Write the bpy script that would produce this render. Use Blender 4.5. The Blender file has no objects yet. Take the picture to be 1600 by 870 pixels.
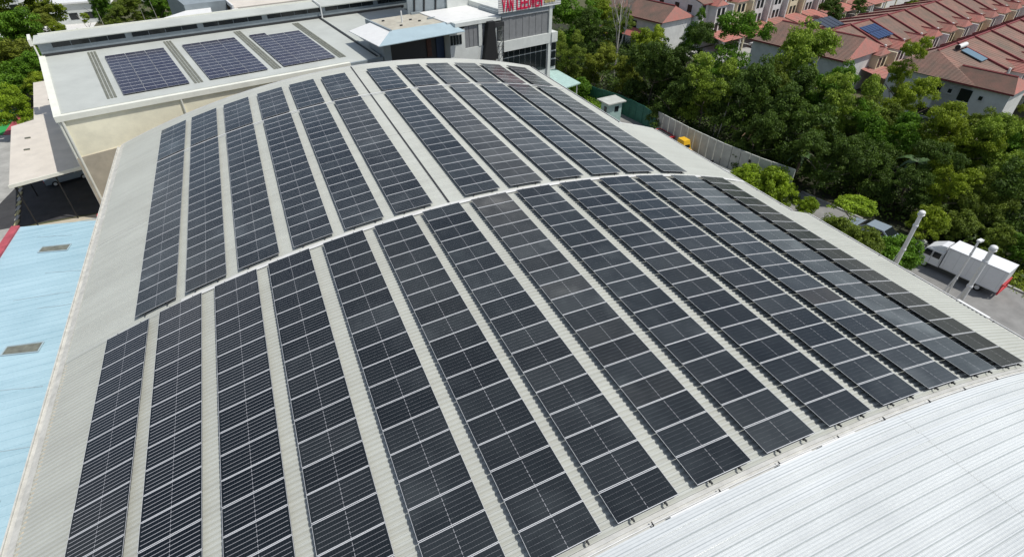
import bpy, math, random
from mathutils import Vector, Matrix
random.seed(7)
rnd = random.uniform
sc = bpy.context.scene
C = sc.collection

# ------------------------------------------------------------------ camera
cam_d = bpy.data.cameras.new("camera")
cam = bpy.data.objects.new("camera", cam_d)
C.objects.link(cam)
sc.camera = cam
cam_d.sensor_width = 36.0
cam_d.lens = 36.0 * 863.18 / 1600.0
cam_d.clip_start = 0.3
cam_d.clip_end = 3000.0
right = Vector((0.91220837, -0.4097266, 0.0))
down = Vector((-0.24737688, -0.55075569, -0.79716551))
fwd = Vector((0.32661992, 0.72718105, -0.60376084))
mw = Matrix.Identity(4)
for i in range(3):
    mw[i][0] = right[i]; mw[i][1] = -down[i]; mw[i][2] = -fwd[i]
mw.translation = Vector((-10.874, -27.658, 16.191))
cam.matrix_world = mw

# ------------------------------------------------------------------ light
SUN = Vector((0.37, -0.27, 0.89)).normalized()          # direction towards the sun
world = bpy.data.worlds.new("World"); sc.world = world
world.use_nodes = True
wn = world.node_tree.nodes; wl = world.node_tree.links
sky = wn.new("ShaderNodeTexSky"); sky.sky_type = 'NISHITA'; sky.sun_disc = False
sky.sun_elevation = math.asin(SUN.z)
sky.sun_rotation = math.atan2(SUN.x, SUN.y)
sky.air_density = 1.0; sky.dust_density = 1.6; sky.ozone_density = 1.0
# scattered clouds in the unseen sky, added for sheen on the panels
tcw = wn.new("ShaderNodeTexCoord"); sxw = wn.new("ShaderNodeSeparateXYZ"); wl.new(tcw.outputs["Generated"], sxw.inputs[0])
def wm(op, a, b):
    m_ = wn.new("ShaderNodeMath"); m_.operation = op
    for k_, v_ in enumerate((a, b)):
        if isinstance(v_, (int, float)): m_.inputs[k_].default_value = v_
        else: wl.new(v_, m_.inputs[k_])
    return m_.outputs[0]
zc = wm('MAXIMUM', wm('ADD', sxw.outputs[2], 0.12), 0.05)
cxy = wn.new("ShaderNodeCombineXYZ"); wl.new(wm('DIVIDE', sxw.outputs[0], zc), cxy.inputs[0]); wl.new(wm('DIVIDE', sxw.outputs[1], zc), cxy.inputs[1])
cn = wn.new("ShaderNodeTexNoise"); cn.inputs["Scale"].default_value = 1.5; cn.inputs["Detail"].default_value = 7; cn.inputs["Roughness"].default_value = 0.55
wl.new(cxy.outputs[0], cn.inputs["Vector"])
cr_ = wn.new("ShaderNodeValToRGB"); cr_.color_ramp.elements[0].position = 0.50; cr_.color_ramp.elements[1].position = 0.66
wl.new(cn.outputs["Fac"], cr_.inputs[0])
cm = wn.new("ShaderNodeMix"); cm.data_type = 'RGBA'; wl.new(wm('MULTIPLY', cr_.outputs[0], 0.85), cm.inputs["Factor"])
wl.new(sky.outputs[0], cm.inputs["A"]); cm.inputs["B"].default_value = (9.5, 9.8, 10.2, 1)
wl.new(cm.outputs["Result"], wn["Background"].inputs[0])
wn["Background"].inputs[1].default_value = 0.098
sd = bpy.data.lights.new("sun", 'SUN'); sd.energy = 3.7; sd.angle = math.radians(0.55)
sd.color = (1.0, 0.97, 0.915)
so = bpy.data.objects.new("sun", sd); C.objects.link(so)
so.rotation_euler = SUN.to_track_quat('Z', 'Y').to_euler()
so.location = (0, 0, 60)
sc.view_settings.view_transform = 'Standard'; sc.view_settings.look = 'None'
sc.view_settings.exposure = 0.0; sc.view_settings.gamma = 1.0

# ------------------------------------------------------------------ materials
def mat(name, col, rough=0.7, metal=0.0, spec=0.5, noise=0.0, nscale=3.0, bump=0.0, bscale=20.0, tint=False, col2=None, detail=6.0, coords='Object'):
    m = bpy.data.materials.new(name); m.use_nodes = True
    n = m.node_tree.nodes; l = m.node_tree.links; b = n["Principled BSDF"]
    b.inputs["Roughness"].default_value = rough; b.inputs["Metallic"].default_value = metal
    b.inputs["Specular IOR Level"].default_value = spec
    b.inputs["Base Color"].default_value = (*col, 1)
    out = None
    if noise > 0 or col2:
        geo = n.new("ShaderNodeNewGeometry")
        t = n.new("ShaderNodeTexNoise"); t.inputs["Scale"].default_value = nscale; t.inputs["Detail"].default_value = detail
        t.inputs["Roughness"].default_value = 0.65
        l.new(geo.outputs["Position"], t.inputs["Vector"])
        r = n.new("ShaderNodeValToRGB")
        c2 = col2 if col2 else tuple(c * (1 - noise) for c in col)
        c1 = col if col2 else tuple(min(1, c * (1 + noise * 0.6)) for c in col)
        r.color_ramp.elements[0].position = 0.33; r.color_ramp.elements[1].position = 0.67
        r.color_ramp.elements[0].color = (*c2, 1); r.color_ramp.elements[1].color = (*c1, 1)
        l.new(t.outputs["Fac"], r.inputs[0]); out = r.outputs[0]
        l.new(out, b.inputs["Base Color"])
    if tint:
        oi = n.new("ShaderNodeObjectInfo"); mx = n.new("ShaderNodeMix"); mx.data_type = 'RGBA'; mx.blend_type = 'MULTIPLY'
        mx.inputs["Factor"].default_value = 1.0
        if out: l.new(out, mx.inputs["A"])
        else: mx.inputs["A"].default_value = (*col, 1)
        l.new(oi.outputs["Color"], mx.inputs["B"]); l.new(mx.outputs["Result"], b.inputs["Base Color"])
    if bump > 0:
        geo2 = n.new("ShaderNodeNewGeometry")
        t2 = n.new("ShaderNodeTexNoise"); t2.inputs["Scale"].default_value = bscale; t2.inputs["Detail"].default_value = 4
        l.new(geo2.outputs["Position"], t2.inputs["Vector"])
        bp = n.new("ShaderNodeBump"); bp.inputs["Strength"].default_value = bump; bp.inputs["Distance"].default_value = 0.05
        l.new(t2.outputs["Fac"], bp.inputs["Height"]); l.new(bp.outputs[0], b.inputs["Normal"])
    return m

def math_node(nt, op, a, b=None, c=None):
    m = nt.nodes.new("ShaderNodeMath"); m.operation = op
    for k, v in enumerate((a, b, c)):
        if v is None: continue
        if isinstance(v, (int, float)): m.inputs[k].default_value = v
        else: nt.links.new(v, m.inputs[k])
    return m.outputs[0]

def roof_mat(name, col, stain, rough, lap):
    """painted steel sheeting: streaks run down the arc, faint end laps, dirt patches"""
    m = bpy.data.materials.new(name); m.use_nodes = True
    nt = m.node_tree; n = nt.nodes; l = nt.links; b = n["Principled BSDF"]
    b.inputs["Roughness"].default_value = rough; b.inputs["Specular IOR Level"].default_value = 0.5
    geo = n.new("ShaderNodeNewGeometry")
    mp = n.new("ShaderNodeMapping"); mp.inputs["Scale"].default_value = (0.10, 2.2, 0.1)
    l.new(geo.outputs["Position"], mp.inputs[0])
    t = n.new("ShaderNodeTexNoise"); t.inputs["Scale"].default_value = 1.0; t.inputs["Detail"].default_value = 5
    l.new(mp.outputs[0], t.inputs["Vector"])
    t2 = n.new("ShaderNodeTexNoise"); t2.inputs["Scale"].default_value = 0.35; t2.inputs["Detail"].default_value = 7
    l.new(geo.outputs["Position"], t2.inputs["Vector"])
    t3 = n.new("ShaderNodeTexNoise"); t3.inputs["Scale"].default_value = 9.0; t3.inputs["Detail"].default_value = 5
    l.new(geo.outputs["Position"], t3.inputs["Vector"])
    s = math_node(nt, 'ADD', math_node(nt, 'MULTIPLY', t.outputs["Fac"], 0.45), math_node(nt, 'MULTIPLY', t2.outputs["Fac"], 0.40))
    s = math_node(nt, 'ADD', s, math_node(nt, 'MULTIPLY', t3.outputs["Fac"], 0.25))
    r = n.new("ShaderNodeValToRGB"); r.color_ramp.elements[0].position = 0.40; r.color_ramp.elements[1].position = 0.66
    r.color_ramp.elements[0].color = (*stain, 1); r.color_ramp.elements[1].color = (*col, 1)
    l.new(s, r.inputs[0])
    # end laps along x
    if lap == 0:
        l.new(r.outputs[0], b.inputs["Base Color"])
        if 'painted' in name:      # darker pans paint in the shading between the ribs
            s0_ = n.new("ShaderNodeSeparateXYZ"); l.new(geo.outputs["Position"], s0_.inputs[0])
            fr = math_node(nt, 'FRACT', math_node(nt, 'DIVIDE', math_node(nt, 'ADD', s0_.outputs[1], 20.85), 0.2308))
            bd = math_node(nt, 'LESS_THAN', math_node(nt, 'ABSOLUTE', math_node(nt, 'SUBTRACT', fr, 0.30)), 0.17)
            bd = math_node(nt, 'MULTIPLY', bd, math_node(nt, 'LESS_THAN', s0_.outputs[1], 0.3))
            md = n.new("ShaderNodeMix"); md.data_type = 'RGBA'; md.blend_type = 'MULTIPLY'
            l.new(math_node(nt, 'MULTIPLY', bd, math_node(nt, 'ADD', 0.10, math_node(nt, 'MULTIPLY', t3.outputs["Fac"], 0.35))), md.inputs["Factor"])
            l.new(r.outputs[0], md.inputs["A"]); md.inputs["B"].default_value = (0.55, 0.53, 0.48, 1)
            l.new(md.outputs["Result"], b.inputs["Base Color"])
        return m
    sx = n.new("ShaderNodeSeparateXYZ"); l.new(geo.outputs["Position"], sx.inputs[0])
    fx = math_node(nt, 'FRACT', math_node(nt, 'DIVIDE', math_node(nt, 'ADD', sx.outputs[0], 100.0), lap))
    ln = math_node(nt, 'LESS_THAN', fx, 0.035 / lap)
    mx = n.new("ShaderNodeMix"); mx.data_type = 'RGBA'; mx.blend_type = 'MULTIPLY'
    l.new(math_node(nt, 'MULTIPLY', ln, 0.45), mx.inputs["Factor"]); l.new(r.outputs[0], mx.inputs["A"])
    mx.inputs["B"].default_value = (0.45, 0.43, 0.4, 1)
    # dark bands paint in the shade beside each rib (the ribs repeat every 0.1 m, every fourth is tall)
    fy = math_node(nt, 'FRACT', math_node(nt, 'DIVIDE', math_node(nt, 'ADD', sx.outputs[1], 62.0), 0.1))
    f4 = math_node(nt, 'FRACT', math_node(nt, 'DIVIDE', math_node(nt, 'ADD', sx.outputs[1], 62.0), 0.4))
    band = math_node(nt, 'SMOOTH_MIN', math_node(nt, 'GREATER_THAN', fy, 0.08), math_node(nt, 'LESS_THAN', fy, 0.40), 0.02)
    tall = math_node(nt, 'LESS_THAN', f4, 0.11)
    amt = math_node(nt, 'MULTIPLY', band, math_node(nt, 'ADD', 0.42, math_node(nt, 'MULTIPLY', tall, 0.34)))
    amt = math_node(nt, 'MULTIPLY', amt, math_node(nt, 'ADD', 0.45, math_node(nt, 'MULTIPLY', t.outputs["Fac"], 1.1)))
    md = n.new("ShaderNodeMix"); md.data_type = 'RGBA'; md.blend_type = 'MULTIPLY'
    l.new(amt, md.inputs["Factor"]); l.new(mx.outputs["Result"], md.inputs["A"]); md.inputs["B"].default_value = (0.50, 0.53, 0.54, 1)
    l.new(md.outputs["Result"], b.inputs["Base Color"])
    return m

def panel_mat(name, px, py, rows, base):
    """photovoltaic glass: px, py panel size. lines between cell rows, dashed split in the middle"""
    m = bpy.data.materials.new(name); m.use_nodes = True
    nt = m.node_tree; n = nt.nodes; l = nt.links; b = n["Principled BSDF"]
    tc = n.new("ShaderNodeTexCoord"); sp = n.new("ShaderNodeSeparateXYZ"); l.new(tc.outputs["Object"], sp.inputs[0])
    X, Y = sp.outputs[0], sp.outputs[1]
    oi = n.new("ShaderNodeObjectInfo"); oc = n.new("ShaderNodeSeparateColor"); l.new(oi.outputs["Color"], oc.inputs[0])
    dust, wire_glint, warm = oc.outputs[0], oc.outputs[1], oc.outputs[2]
    pitch = (py - 0.05) / rows
    fy = math_node(nt, 'FRACT', math_node(nt, 'DIVIDE', math_node(nt, 'ADD', Y, (py - 0.05) / 2 + 10 * pitch), pitch))
    dy = math_node(nt, 'ABSOLUTE', math_node(nt, 'SUBTRACT', fy, 0.5))
    half = math_node(nt, 'MULTIPLY', wire_glint, 0.055)  # line width carries the glint of the ribbons
    ly = math_node(nt, 'GREATER_THAN', dy, math_node(nt, 'SUBTRACT', 0.5, half))
    inx = math_node(nt, 'LESS_THAN', math_node(nt, 'ABSOLUTE', X), px / 2 - 0.07)
    ly = math_node(nt, 'MULTIPLY', ly, inx)
    # middle dashes
    mid = math_node(nt, 'LESS_THAN', math_node(nt, 'ABSOLUTE', X), 0.011)
    dash = math_node(nt, 'LESS_THAN', math_node(nt, 'FRACT', math_node(nt, 'DIVIDE', math_node(nt, 'ADD', Y, 3.02), 0.186)), 0.72)
    mid = math_node(nt, 'MULTIPLY', mid, dash)
    # faint cell columns
    cw = (px / 2 - 0.04) / 12
    fx = math_node(nt, 'FRACT', math_node(nt, 'DIVIDE', math_node(nt, 'ADD', X, 20 * cw), cw))
    lx = math_node(nt, 'MULTIPLY', math_node(nt, 'LESS_THAN', fx, 0.06), 0.05)
    # dust, plus broad pale patches that paint in a cloudy sheen
    tn = n.new("ShaderNodeTexNoise"); tn.inputs["Scale"].default_value = 0.9; tn.inputs["Detail"].default_value = 6
    geo = n.new("ShaderNodeNewGeometry"); l.new(geo.outputs["Position"], tn.inputs["Vector"])
    tp = n.new("ShaderNodeTexNoise"); tp.inputs["Scale"].default_value = 0.33; tp.inputs["Detail"].default_value = 3; l.new(geo.outputs["Position"], tp.inputs["Vector"])
    pr_ = n.new("ShaderNodeMapRange"); pr_.inputs[1].default_value = 0.56; pr_.inputs[2].default_value = 0.74; l.new(tp.outputs["Fac"], pr_.inputs[0])
    dn = math_node(nt, 'MULTIPLY', dust, math_node(nt, 'ADD', math_node(nt, 'ADD', math_node(nt, 'MULTIPLY', tn.outputs["Fac"], 0.9), 0.45), math_node(nt, 'MULTIPLY', pr_.outputs[0], 1.0)))  # dust scales both the dust and the painted sheen patches
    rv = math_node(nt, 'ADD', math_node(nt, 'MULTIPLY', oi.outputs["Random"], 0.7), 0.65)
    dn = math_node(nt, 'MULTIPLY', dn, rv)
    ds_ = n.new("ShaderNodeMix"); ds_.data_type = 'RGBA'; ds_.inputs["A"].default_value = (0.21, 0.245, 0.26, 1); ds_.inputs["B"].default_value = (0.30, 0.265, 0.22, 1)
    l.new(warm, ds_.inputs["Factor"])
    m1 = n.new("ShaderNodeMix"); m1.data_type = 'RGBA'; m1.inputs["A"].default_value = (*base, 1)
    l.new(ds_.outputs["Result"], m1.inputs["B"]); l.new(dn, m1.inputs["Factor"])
    lines = math_node(nt, 'MINIMUM', math_node(nt, 'ADD', math_node(nt, 'ADD', math_node(nt, 'MULTIPLY', ly, 0.80), math_node(nt, 'MULTIPLY', mid, 0.5)), lx), 1.0)
    m2 = n.new("ShaderNodeMix"); m2.data_type = 'RGBA'; m2.inputs["B"].default_value = (0.50, 0.50, 0.52, 1)
    l.new(m1.outputs["Result"], m2.inputs["A"]); l.new(lines, m2.inputs["Factor"])
    l.new(m2.outputs["Result"], b.inputs["Base Color"])
    b.inputs["Roughness"].default_value = 0.16; b.inputs["IOR"].default_value = 1.40; b.inputs["Specular IOR Level"].default_value = 0.34
    return m

M = {}
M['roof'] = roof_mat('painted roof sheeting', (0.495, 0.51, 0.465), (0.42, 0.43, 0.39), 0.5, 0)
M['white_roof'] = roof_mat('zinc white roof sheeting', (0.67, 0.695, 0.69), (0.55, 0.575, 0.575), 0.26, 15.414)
M['roof2'] = mat('pale grey roof sheeting', (0.47, 0.49, 0.455), 0.5, noise=0.10, nscale=0.35, detail=9)
M['flash'] = mat('galvanised flashing', (0.54, 0.54, 0.51), 0.5, 0.1, noise=0.15, nscale=2.0)
M['joint'] = mat('pale joint capping', (0.62, 0.62, 0.59), 0.5, noise=0.10, nscale=1.5)
M['gutter'] = mat('painted gutter', (0.55, 0.54, 0.49), 0.6, noise=0.2, nscale=2.5)
M['white_metal'] = mat('white painted metal', (0.74, 0.74, 0.72), 0.45, noise=0.06, nscale=1.2)
M['alu'] = mat('anodised aluminium', (0.66, 0.67, 0.68), 0.4, 0.0)
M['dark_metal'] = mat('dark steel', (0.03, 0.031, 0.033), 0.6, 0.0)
M['black'] = mat('black cladding', (0.012, 0.012, 0.013), 0.6)
M['pv'] = panel_mat('solar glass', 2.278, 1.128, 6, (0.0035, 0.006, 0.009))
M['pv_old'] = panel_mat('older solar glass', 1.93, 0.96, 6, (0.020, 0.018, 0.042))
M['cream'] = mat('cream wall sheeting', (0.90, 0.85, 0.65), 0.65, noise=0.14, nscale=0.5, bump=0.1, bscale=6)
M['fascia'] = mat('cream fascia', (0.76, 0.76, 0.67), 0.55, noise=0.08, nscale=1.0)
M['tan'] = mat('tan render', (0.46, 0.41, 0.32), 0.8, noise=0.15, nscale=1.0)
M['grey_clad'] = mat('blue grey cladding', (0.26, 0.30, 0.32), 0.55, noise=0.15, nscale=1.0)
M['blue_roof'] = roof_mat('pale blue roof paint', (0.40, 0.565, 0.63), (0.30, 0.455, 0.52), 0.6, 0)
M['blue_canopy'] = mat('pale blue canopy sheet', (0.36, 0.46, 0.50), 0.5, noise=0.08, nscale=0.8)
M['red_paint'] = mat('faded red paint', (0.42, 0.08, 0.10), 0.7, noise=0.3, nscale=1.5)
M['annex'] = mat('warm beige roof', (0.62, 0.57, 0.50), 0.65, noise=0.10, nscale=0.7)
M['skylight'] = mat('weathered translucent sheet', (0.17, 0.175, 0.14), 0.6, noise=0.35, nscale=2.5)
M['win'] = mat('dark window glass', (0.012, 0.016, 0.018), 0.12)
M['concrete'] = mat('concrete', (0.36, 0.355, 0.33), 0.85, noise=0.22, nscale=0.9, bump=0.2, bscale=8)
M['asphalt'] = mat('worn asphalt', (0.235, 0.232, 0.222), 0.9, noise=0.22, nscale=0.7, bump=0.2, bscale=25)
M['shaded_asphalt'] = mat('shade dark asphalt', (0.045, 0.045, 0.047), 0.9, noise=0.3, nscale=0.8, bump=0.2, bscale=25)
M['soil'] = mat('forest soil', (0.035, 0.030, 0.018), 0.95, noise=0.5, nscale=0.6, col2=(0.020, 0.030, 0.010), bump=0.5, bscale=4)
M['land'] = mat('scrub land', (0.060, 0.085, 0.025), 0.95, nscale=0.12, col2=(0.10, 0.085, 0.05), bump=0.5, bscale=2)
M['fence'] = mat('precast concrete panel', (0.48, 0.50, 0.46), 0.85, noise=0.18, nscale=1.0, bump=0.1)
M['green_fence'] = mat('green painted metal', (0.035, 0.15, 0.11), 0.6, noise=0.3, nscale=2.0)
M['mint'] = mat('mint painted wall', (0.40, 0.56, 0.52), 0.7, noise=0.15, nscale=2.0)
M['yellow'] = mat('yellow machine paint', (0.72, 0.42, 0.02), 0.45)
M['kerb_yellow'] = mat('worn kerb paint', (0.42, 0.38, 0.20), 0.8, noise=.3)
M['red'] = mat('red paint', (0.50, 0.03, 0.04), 0.45)
M['sign_red'] = mat('crimson sign letters', (0.62, 0.01, 0.07), 0.5)
M['gold'] = mat('gold sign letters', (0.60, 0.50, 0.20), 0.5)
M['white_paint'] = mat('white vehicle paint', (0.78, 0.79, 0.80), 0.28, noise=0.04, nscale=2.0)
M['grey_paint'] = mat('silver blue car paint', (0.33, 0.40, 0.46), 0.25, 0.3)
M['rubber'] = mat('tyre rubber', (0.02, 0.02, 0.02), 0.85)
M['tile'] = mat('clay roof tile', (0.27, 0.15, 0.115), 0.8, nscale=0.5, col2=(0.16, 0.12, 0.092), detail=8, tint=True)
M['tile_red'] = mat('red clay roof tile', (0.42, 0.15, 0.12), 0.75, nscale=0.9, col2=(0.30, 0.16, 0.13), detail=7, tint=True)
M['ridge'] = mat('dark red ridge tile', (0.22, 0.045, 0.045), 0.7, noise=0.2)
M['house_white'] = mat('house wall paint', (0.66, 0.665, 0.64), 0.8, noise=0.14, nscale=0.8)
M['house_yellow'] = mat('yellow house wall paint', (0.70, 0.64, 0.45), 0.8, noise=0.12, nscale=0.8)
M['bark'] = mat('grey brown bark', (0.16, 0.125, 0.09), 0.9, noise=0.4, nscale=4, bump=0.5, bscale=12)
M['bark_mid'] = mat('grey bark', (0.24, 0.20, 0.15), 0.9, noise=0.4, nscale=4)
M['pale_bark'] = mat('bleached bark', (0.48, 0.45, 0.40), 0.85, noise=0.25, nscale=3)
M['court'] = mat('green court paint', (0.03, 0.30, 0.07), 0.8, noise=0.1)
M['tank'] = mat('stainless tank', (0.6, 0.6, 0.6), 0.3, 0.8)
M['collector'] = mat('collector glass', (0.12, 0.20, 0.25), 0.15)

def leaf_mat(name, c_dark, c_light, trans):
    m = bpy.data.materials.new(name); m.use_nodes = True
    nt = m.node_tree; n = nt.nodes; l = nt.links; b = n["Principled BSDF"]
    a = n.new("ShaderNodeAttribute"); a.attribute_name = "leaf"
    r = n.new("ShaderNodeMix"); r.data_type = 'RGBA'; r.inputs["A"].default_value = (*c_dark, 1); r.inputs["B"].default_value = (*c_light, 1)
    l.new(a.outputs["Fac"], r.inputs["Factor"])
    oi = n.new("ShaderNodeObjectInfo"); mx = n.new("ShaderNodeMix"); mx.data_type = 'RGBA'; mx.blend_type = 'MULTIPLY'; mx.inputs["Factor"].default_value = 1
    l.new(r.outputs["Result"], mx.inputs["A"]); l.new(oi.outputs["Color"], mx.inputs["B"])
    l.new(mx.outputs["Result"], b.inputs["Base Color"])
    b.inputs["Roughness"].default_value = 0.55; b.inputs["Specular IOR Level"].default_value = 0.25
    tr = n.new("ShaderNodeBsdfTranslucent"); l.new(mx.outputs["Result"], tr.inputs["Color"])
    ms = n.new("ShaderNodeMixShader"); ms.inputs[0].default_value = trans
    l.new(b.outputs[0], ms.inputs[1]); l.new(tr.outputs[0], ms.inputs[2])
    l.new(ms.outputs[0], n["Material Output"].inputs[0])
    return m
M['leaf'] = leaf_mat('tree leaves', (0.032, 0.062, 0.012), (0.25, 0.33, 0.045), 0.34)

# ------------------------------------------------------------------ mesh builder
class MB:
    def __init__(s, T=None):
        s.v = []; s.f = []; s.m = []; s.T = T
    def add(s, pts):
        i = len(s.v)
        for p in pts:
            s.v.append(Vector(s.T(*p)) if s.T else Vector(p))
        return i
    def face(s, pts, m=0):
        i = s.add(pts); s.f.append(tuple(range(i, i + len(pts)))); s.m.append(m); return s
    def hexa(s, p, m=0):      # 8 points: bottom 4 ccw, top 4 ccw
        i = s.add(p)
        for q in ((3, 2, 1, 0), (4, 5, 6, 7), (0, 1, 5, 4), (1, 2, 6, 5), (2, 3, 7, 6), (3, 0, 4, 7)):
            s.f.append(tuple(i + k for k in q)); s.m.append(m)
        return s
    def box(s, x0, x1, y0, y1, z0, z1, m=0):
        return s.hexa([(x0, y0, z0), (x1, y0, z0), (x1, y1, z0), (x0, y1, z0), (x0, y0, z1), (x1, y0, z1), (x1, y1, z1), (x0, y1, z1)], m)
    def prism(s, poly, z0, z1, m=0, mtop=None):     # poly ccw of (x, y); z may be callables
        zf0 = z0 if callable(z0) else (lambda x, y: z0); zf1 = z1 if callable(z1) else (lambda x, y: z1)
        n = len(poly)
        i = s.add([(x, y, zf0(x, y)) for x, y in poly] + [(x, y, zf1(x, y)) for x, y in poly])
        s.f.append(tuple(i + k for k in reversed(range(n)))); s.m.append(m)
        s.f.append(tuple(i + n + k for k in range(n))); s.m.append(m if mtop is None else mtop)
        for k in range(n):
            k2 = (k + 1) % n
            s.f.append((i + k, i + k2, i + n + k2, i + n + k)); s.m.append(m)
        return s
    def tube(s, p0, p1, r0, r1=None, n=8, m=0, caps=True):
        r1 = r0 if r1 is None else r1
        if s.T: p0 = s.T(*p0); p1 = s.T(*p1)
        a, b = Vector(p0), Vector(p1); d = (b - a)
        if d.length < 1e-6: return s
        d.normalize(); u = d.orthogonal().normalized(); w = d.cross(u)
        i = len(s.v)
        for c, r in ((a, r0), (b, r1)):
            for k in range(n):
                t = 2 * math.pi * k / n
                s.v.append(c + u * (r * math.cos(t)) + w * (r * math.sin(t)))
        for k in range(n):
            k2 = (k + 1) % n
            s.f.append((i + k, i + k2, i + n + k2, i + n + k)); s.m.append(m)
        if caps:
            s.f.append(tuple(i + k for k in reversed(range(n)))); s.m.append(m)
            s.f.append(tuple(i + n + k for k in range(n))); s.m.append(m)
        return s
    def sphere(s, c, r, n=12, rings=8, m=0, sz=1.0):
        if s.T: c = s.T(*c)
        c = Vector(c); i = len(s.v)
        for a in range(rings + 1):
            th = math.pi * a / rings
            for k in range(n):
                ph = 2 * math.pi * k / n
                s.v.append(c + Vector((r * math.sin(th) * math.cos(ph), r * math.sin(th) * math.sin(ph), r * sz * math.cos(th))))
        for a in range(rings):
            for k in range(n):
                k2 = (k + 1) % n
                s.f.append((i + a * n + k, i + (a + 1) * n + k, i + (a + 1) * n + k2, i + a * n + k2)); s.m.append(m)
        return s
    def mesh(s, name, mats, loc=(0, 0, 0), smooth=None):
        L = Vector(loc)
        me = bpy.data.meshes.new(name)
        me.from_pydata([v - L for v in s.v], [], s.f)
        if not isinstance(mats, (list, tuple)): mats = [mats]
        for k in mats: me.materials.append(M[k] if isinstance(k, str) else k)
        if len(mats) > 1: me.polygons.foreach_set("material_index", s.m)
        if smooth is not None:
            me.polygons.foreach_set("use_smooth", [True] * len(me.polygons))
            me.set_sharp_from_angle(angle=math.radians(smooth))
        me.update()
        return me

def link(name, me, parent=None, loc=(0, 0, 0), rot=None, color=None, kind=None):
    o = bpy.data.objects.new(name, me); C.objects.link(o)
    o.location = loc
    if rot: o.rotation_euler = rot
    if parent: o.parent = parent
    if color: o.color = (*color, 1)
    if kind: o['kind'] = kind
    return o
def tag(o, label, cat, group=None):
    o['label'] = label; o['category'] = cat
    if group: o['group'] = group
    return o
def thing(name, label, cat, loc=(0, 0, 0), group=None, rz=0):
    o = bpy.data.objects.new(name, None); C.objects.link(o); o.empty_display_size = 0.3
    o.location = loc; o.rotation_euler = (0, 0, rz)
    return tag(o, label, cat, group)
def part(mb, name, mats, t, smooth=None, color=None, label=None, kind=None):
    """mb holds WORLD coordinates; t is an unrotated thing"""
    base = t
    L = Vector((0, 0, 0))
    while base is not None: L += Vector(base.location); base = base.parent
    o = link(name, mb.mesh(name, mats, L, smooth), t, color=color, kind=kind)
    if label: o['label'] = label
    return o
def lpart(mb, name, mats, t, smooth=None, color=None, label=None):
    """mb holds coordinates local to the thing"""
    o = link(name, mb.mesh(name, mats, (0, 0, 0), smooth), t, color=color)
    if label: o['label'] = label
    return o
def copy_tree(o, parent=None):
    c = o.copy(); C.objects.link(c)
    if parent: c.parent = parent
    for ch in list(o.children): copy_tree(ch, c)
    return c
def struct(name, mb, mats, smooth=None):
    return link(name, mb.mesh(name, mats, (0, 0, 0), smooth), kind='structure')

G = -12.5
# local frame of the neighbouring buildings (12 degrees off the big roof)
OX, OY = -28.2, 32.3
e1 = Vector((0.97765, 0.21025)); e2 = Vector((-0.21025, 0.97765))
def E(a, b, z): return (OX + a * e1.x + b * e2.x, OY + a * e1.y + b * e2.y, z)
EROT = math.atan2(e1.y, e1.x)

# ================================================================== SETTING: ground
mb = MB(); mb.face([(-900, -400, G), (1200, -400, G), (1200, 1500, G), (-900, 1500, G)])
struct('ground', mb, 'land')
mb = MB(); mb.prism([(14, -60), (44.5, -60), (42.9, -16), (42.0, -10), (41.0, -2), (39.3, 8.5), (37.5, 15), (36.0, 22), (35.4, 30), (34.6, 38), (34, 48), (34, 62), (14, 62)], G - .3, G + .02)
struct('service_road', mb, 'asphalt')
mb = MB(); mb.prism([(-34, -60), (-20, -60), (-20, 60), (-29, 34), (-36.4, 34), (-36.4, 24), (-34, 10)], G - .3, G + .016, 0)
struct('side_yard', mb, 'tan')
mb = MB(); mb.prism([(-70, -30), (-36.2, -30), (-36.2, 34), (-37.7, 44), (-39.4, 52), (-42, 62), (-47, 63), (-70, 60)], G - .3, G + .02)
struct('left_yard_paving', mb, 'concrete')
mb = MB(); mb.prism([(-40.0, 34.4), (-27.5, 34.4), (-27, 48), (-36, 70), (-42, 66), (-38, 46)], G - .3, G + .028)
struct('carport_floor', mb, 'shaded_asphalt')  # floor colour darkened to carry the shade under the carport roof
mb = MB(); mb.prism([(-52, 62.6), (-43.4, 62.6), (-43.4, 73), (-54, 73)], G - .3, G + .03)
struct('green_court_surface', mb, 'court')
mb = MB(); mb.prism([(-43.4, 62.6), (-42.3, 62.0), (-41.8, 73), (-43.4, 73)], G - .3, G + .034)
struct('red_court_border', mb, 'red_paint')
# forest floor and the street between the terraces
mb = MB(); mb.prism([(44.7, -60), (80, -60), (70, 8), (66, 30), (60, 46), (58, 62), (52, 90), (34.5, 100), (34.3, 62), (34.9, 48), (36.3, 30), (37, 22), (39, 13), (40.5, 6), (42.3, -2), (43.2, -10)], G - .3, G + .04)
struct('forest_floor', mb, 'soil')
mb = MB(T=E); mb.box(92, 230, -7.0, 5.2, G - .3, G + .05); struct('street', mb, 'concrete')
mb = MB(T=E); mb.box(94, 230, -30.8, -27.6, G - .3, G + .05); struct('back_lane', mb, 'concrete')
# kerb of the service road
kerb = thing('kerb', 'low concrete kerb along the tree side of the road behind the white truck', 'kerb', (42.6, -14, G))
kp = [(44.9, -40), (43.6, -24), (42.95, -16), (42.05, -10), (41.05, -2), (39.4, 8.3)]
for (ax, ay), (bx, by) in zip(kp[:-1], kp[1:]):
    n_ = max(1, int(math.hypot(bx - ax, by - ay) / 1.5))
    for k in range(n_):
        t0, t1 = k / n_, (k + 1) / n_ - 0.02
        x0, y0 = ax + (bx - ax) * t0, ay + (by - ay) * t0; x1, y1 = ax + (bx - ax) * t1, ay + (by - ay) * t1
        b_ = MB(); b_.prism([(x0, y0), (x0 + .22, y0), (x1 + .22, y1), (x1, y1)], G, G + .16)
        part(b_, 'kerb_stone', 'concrete', kerb)
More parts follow.
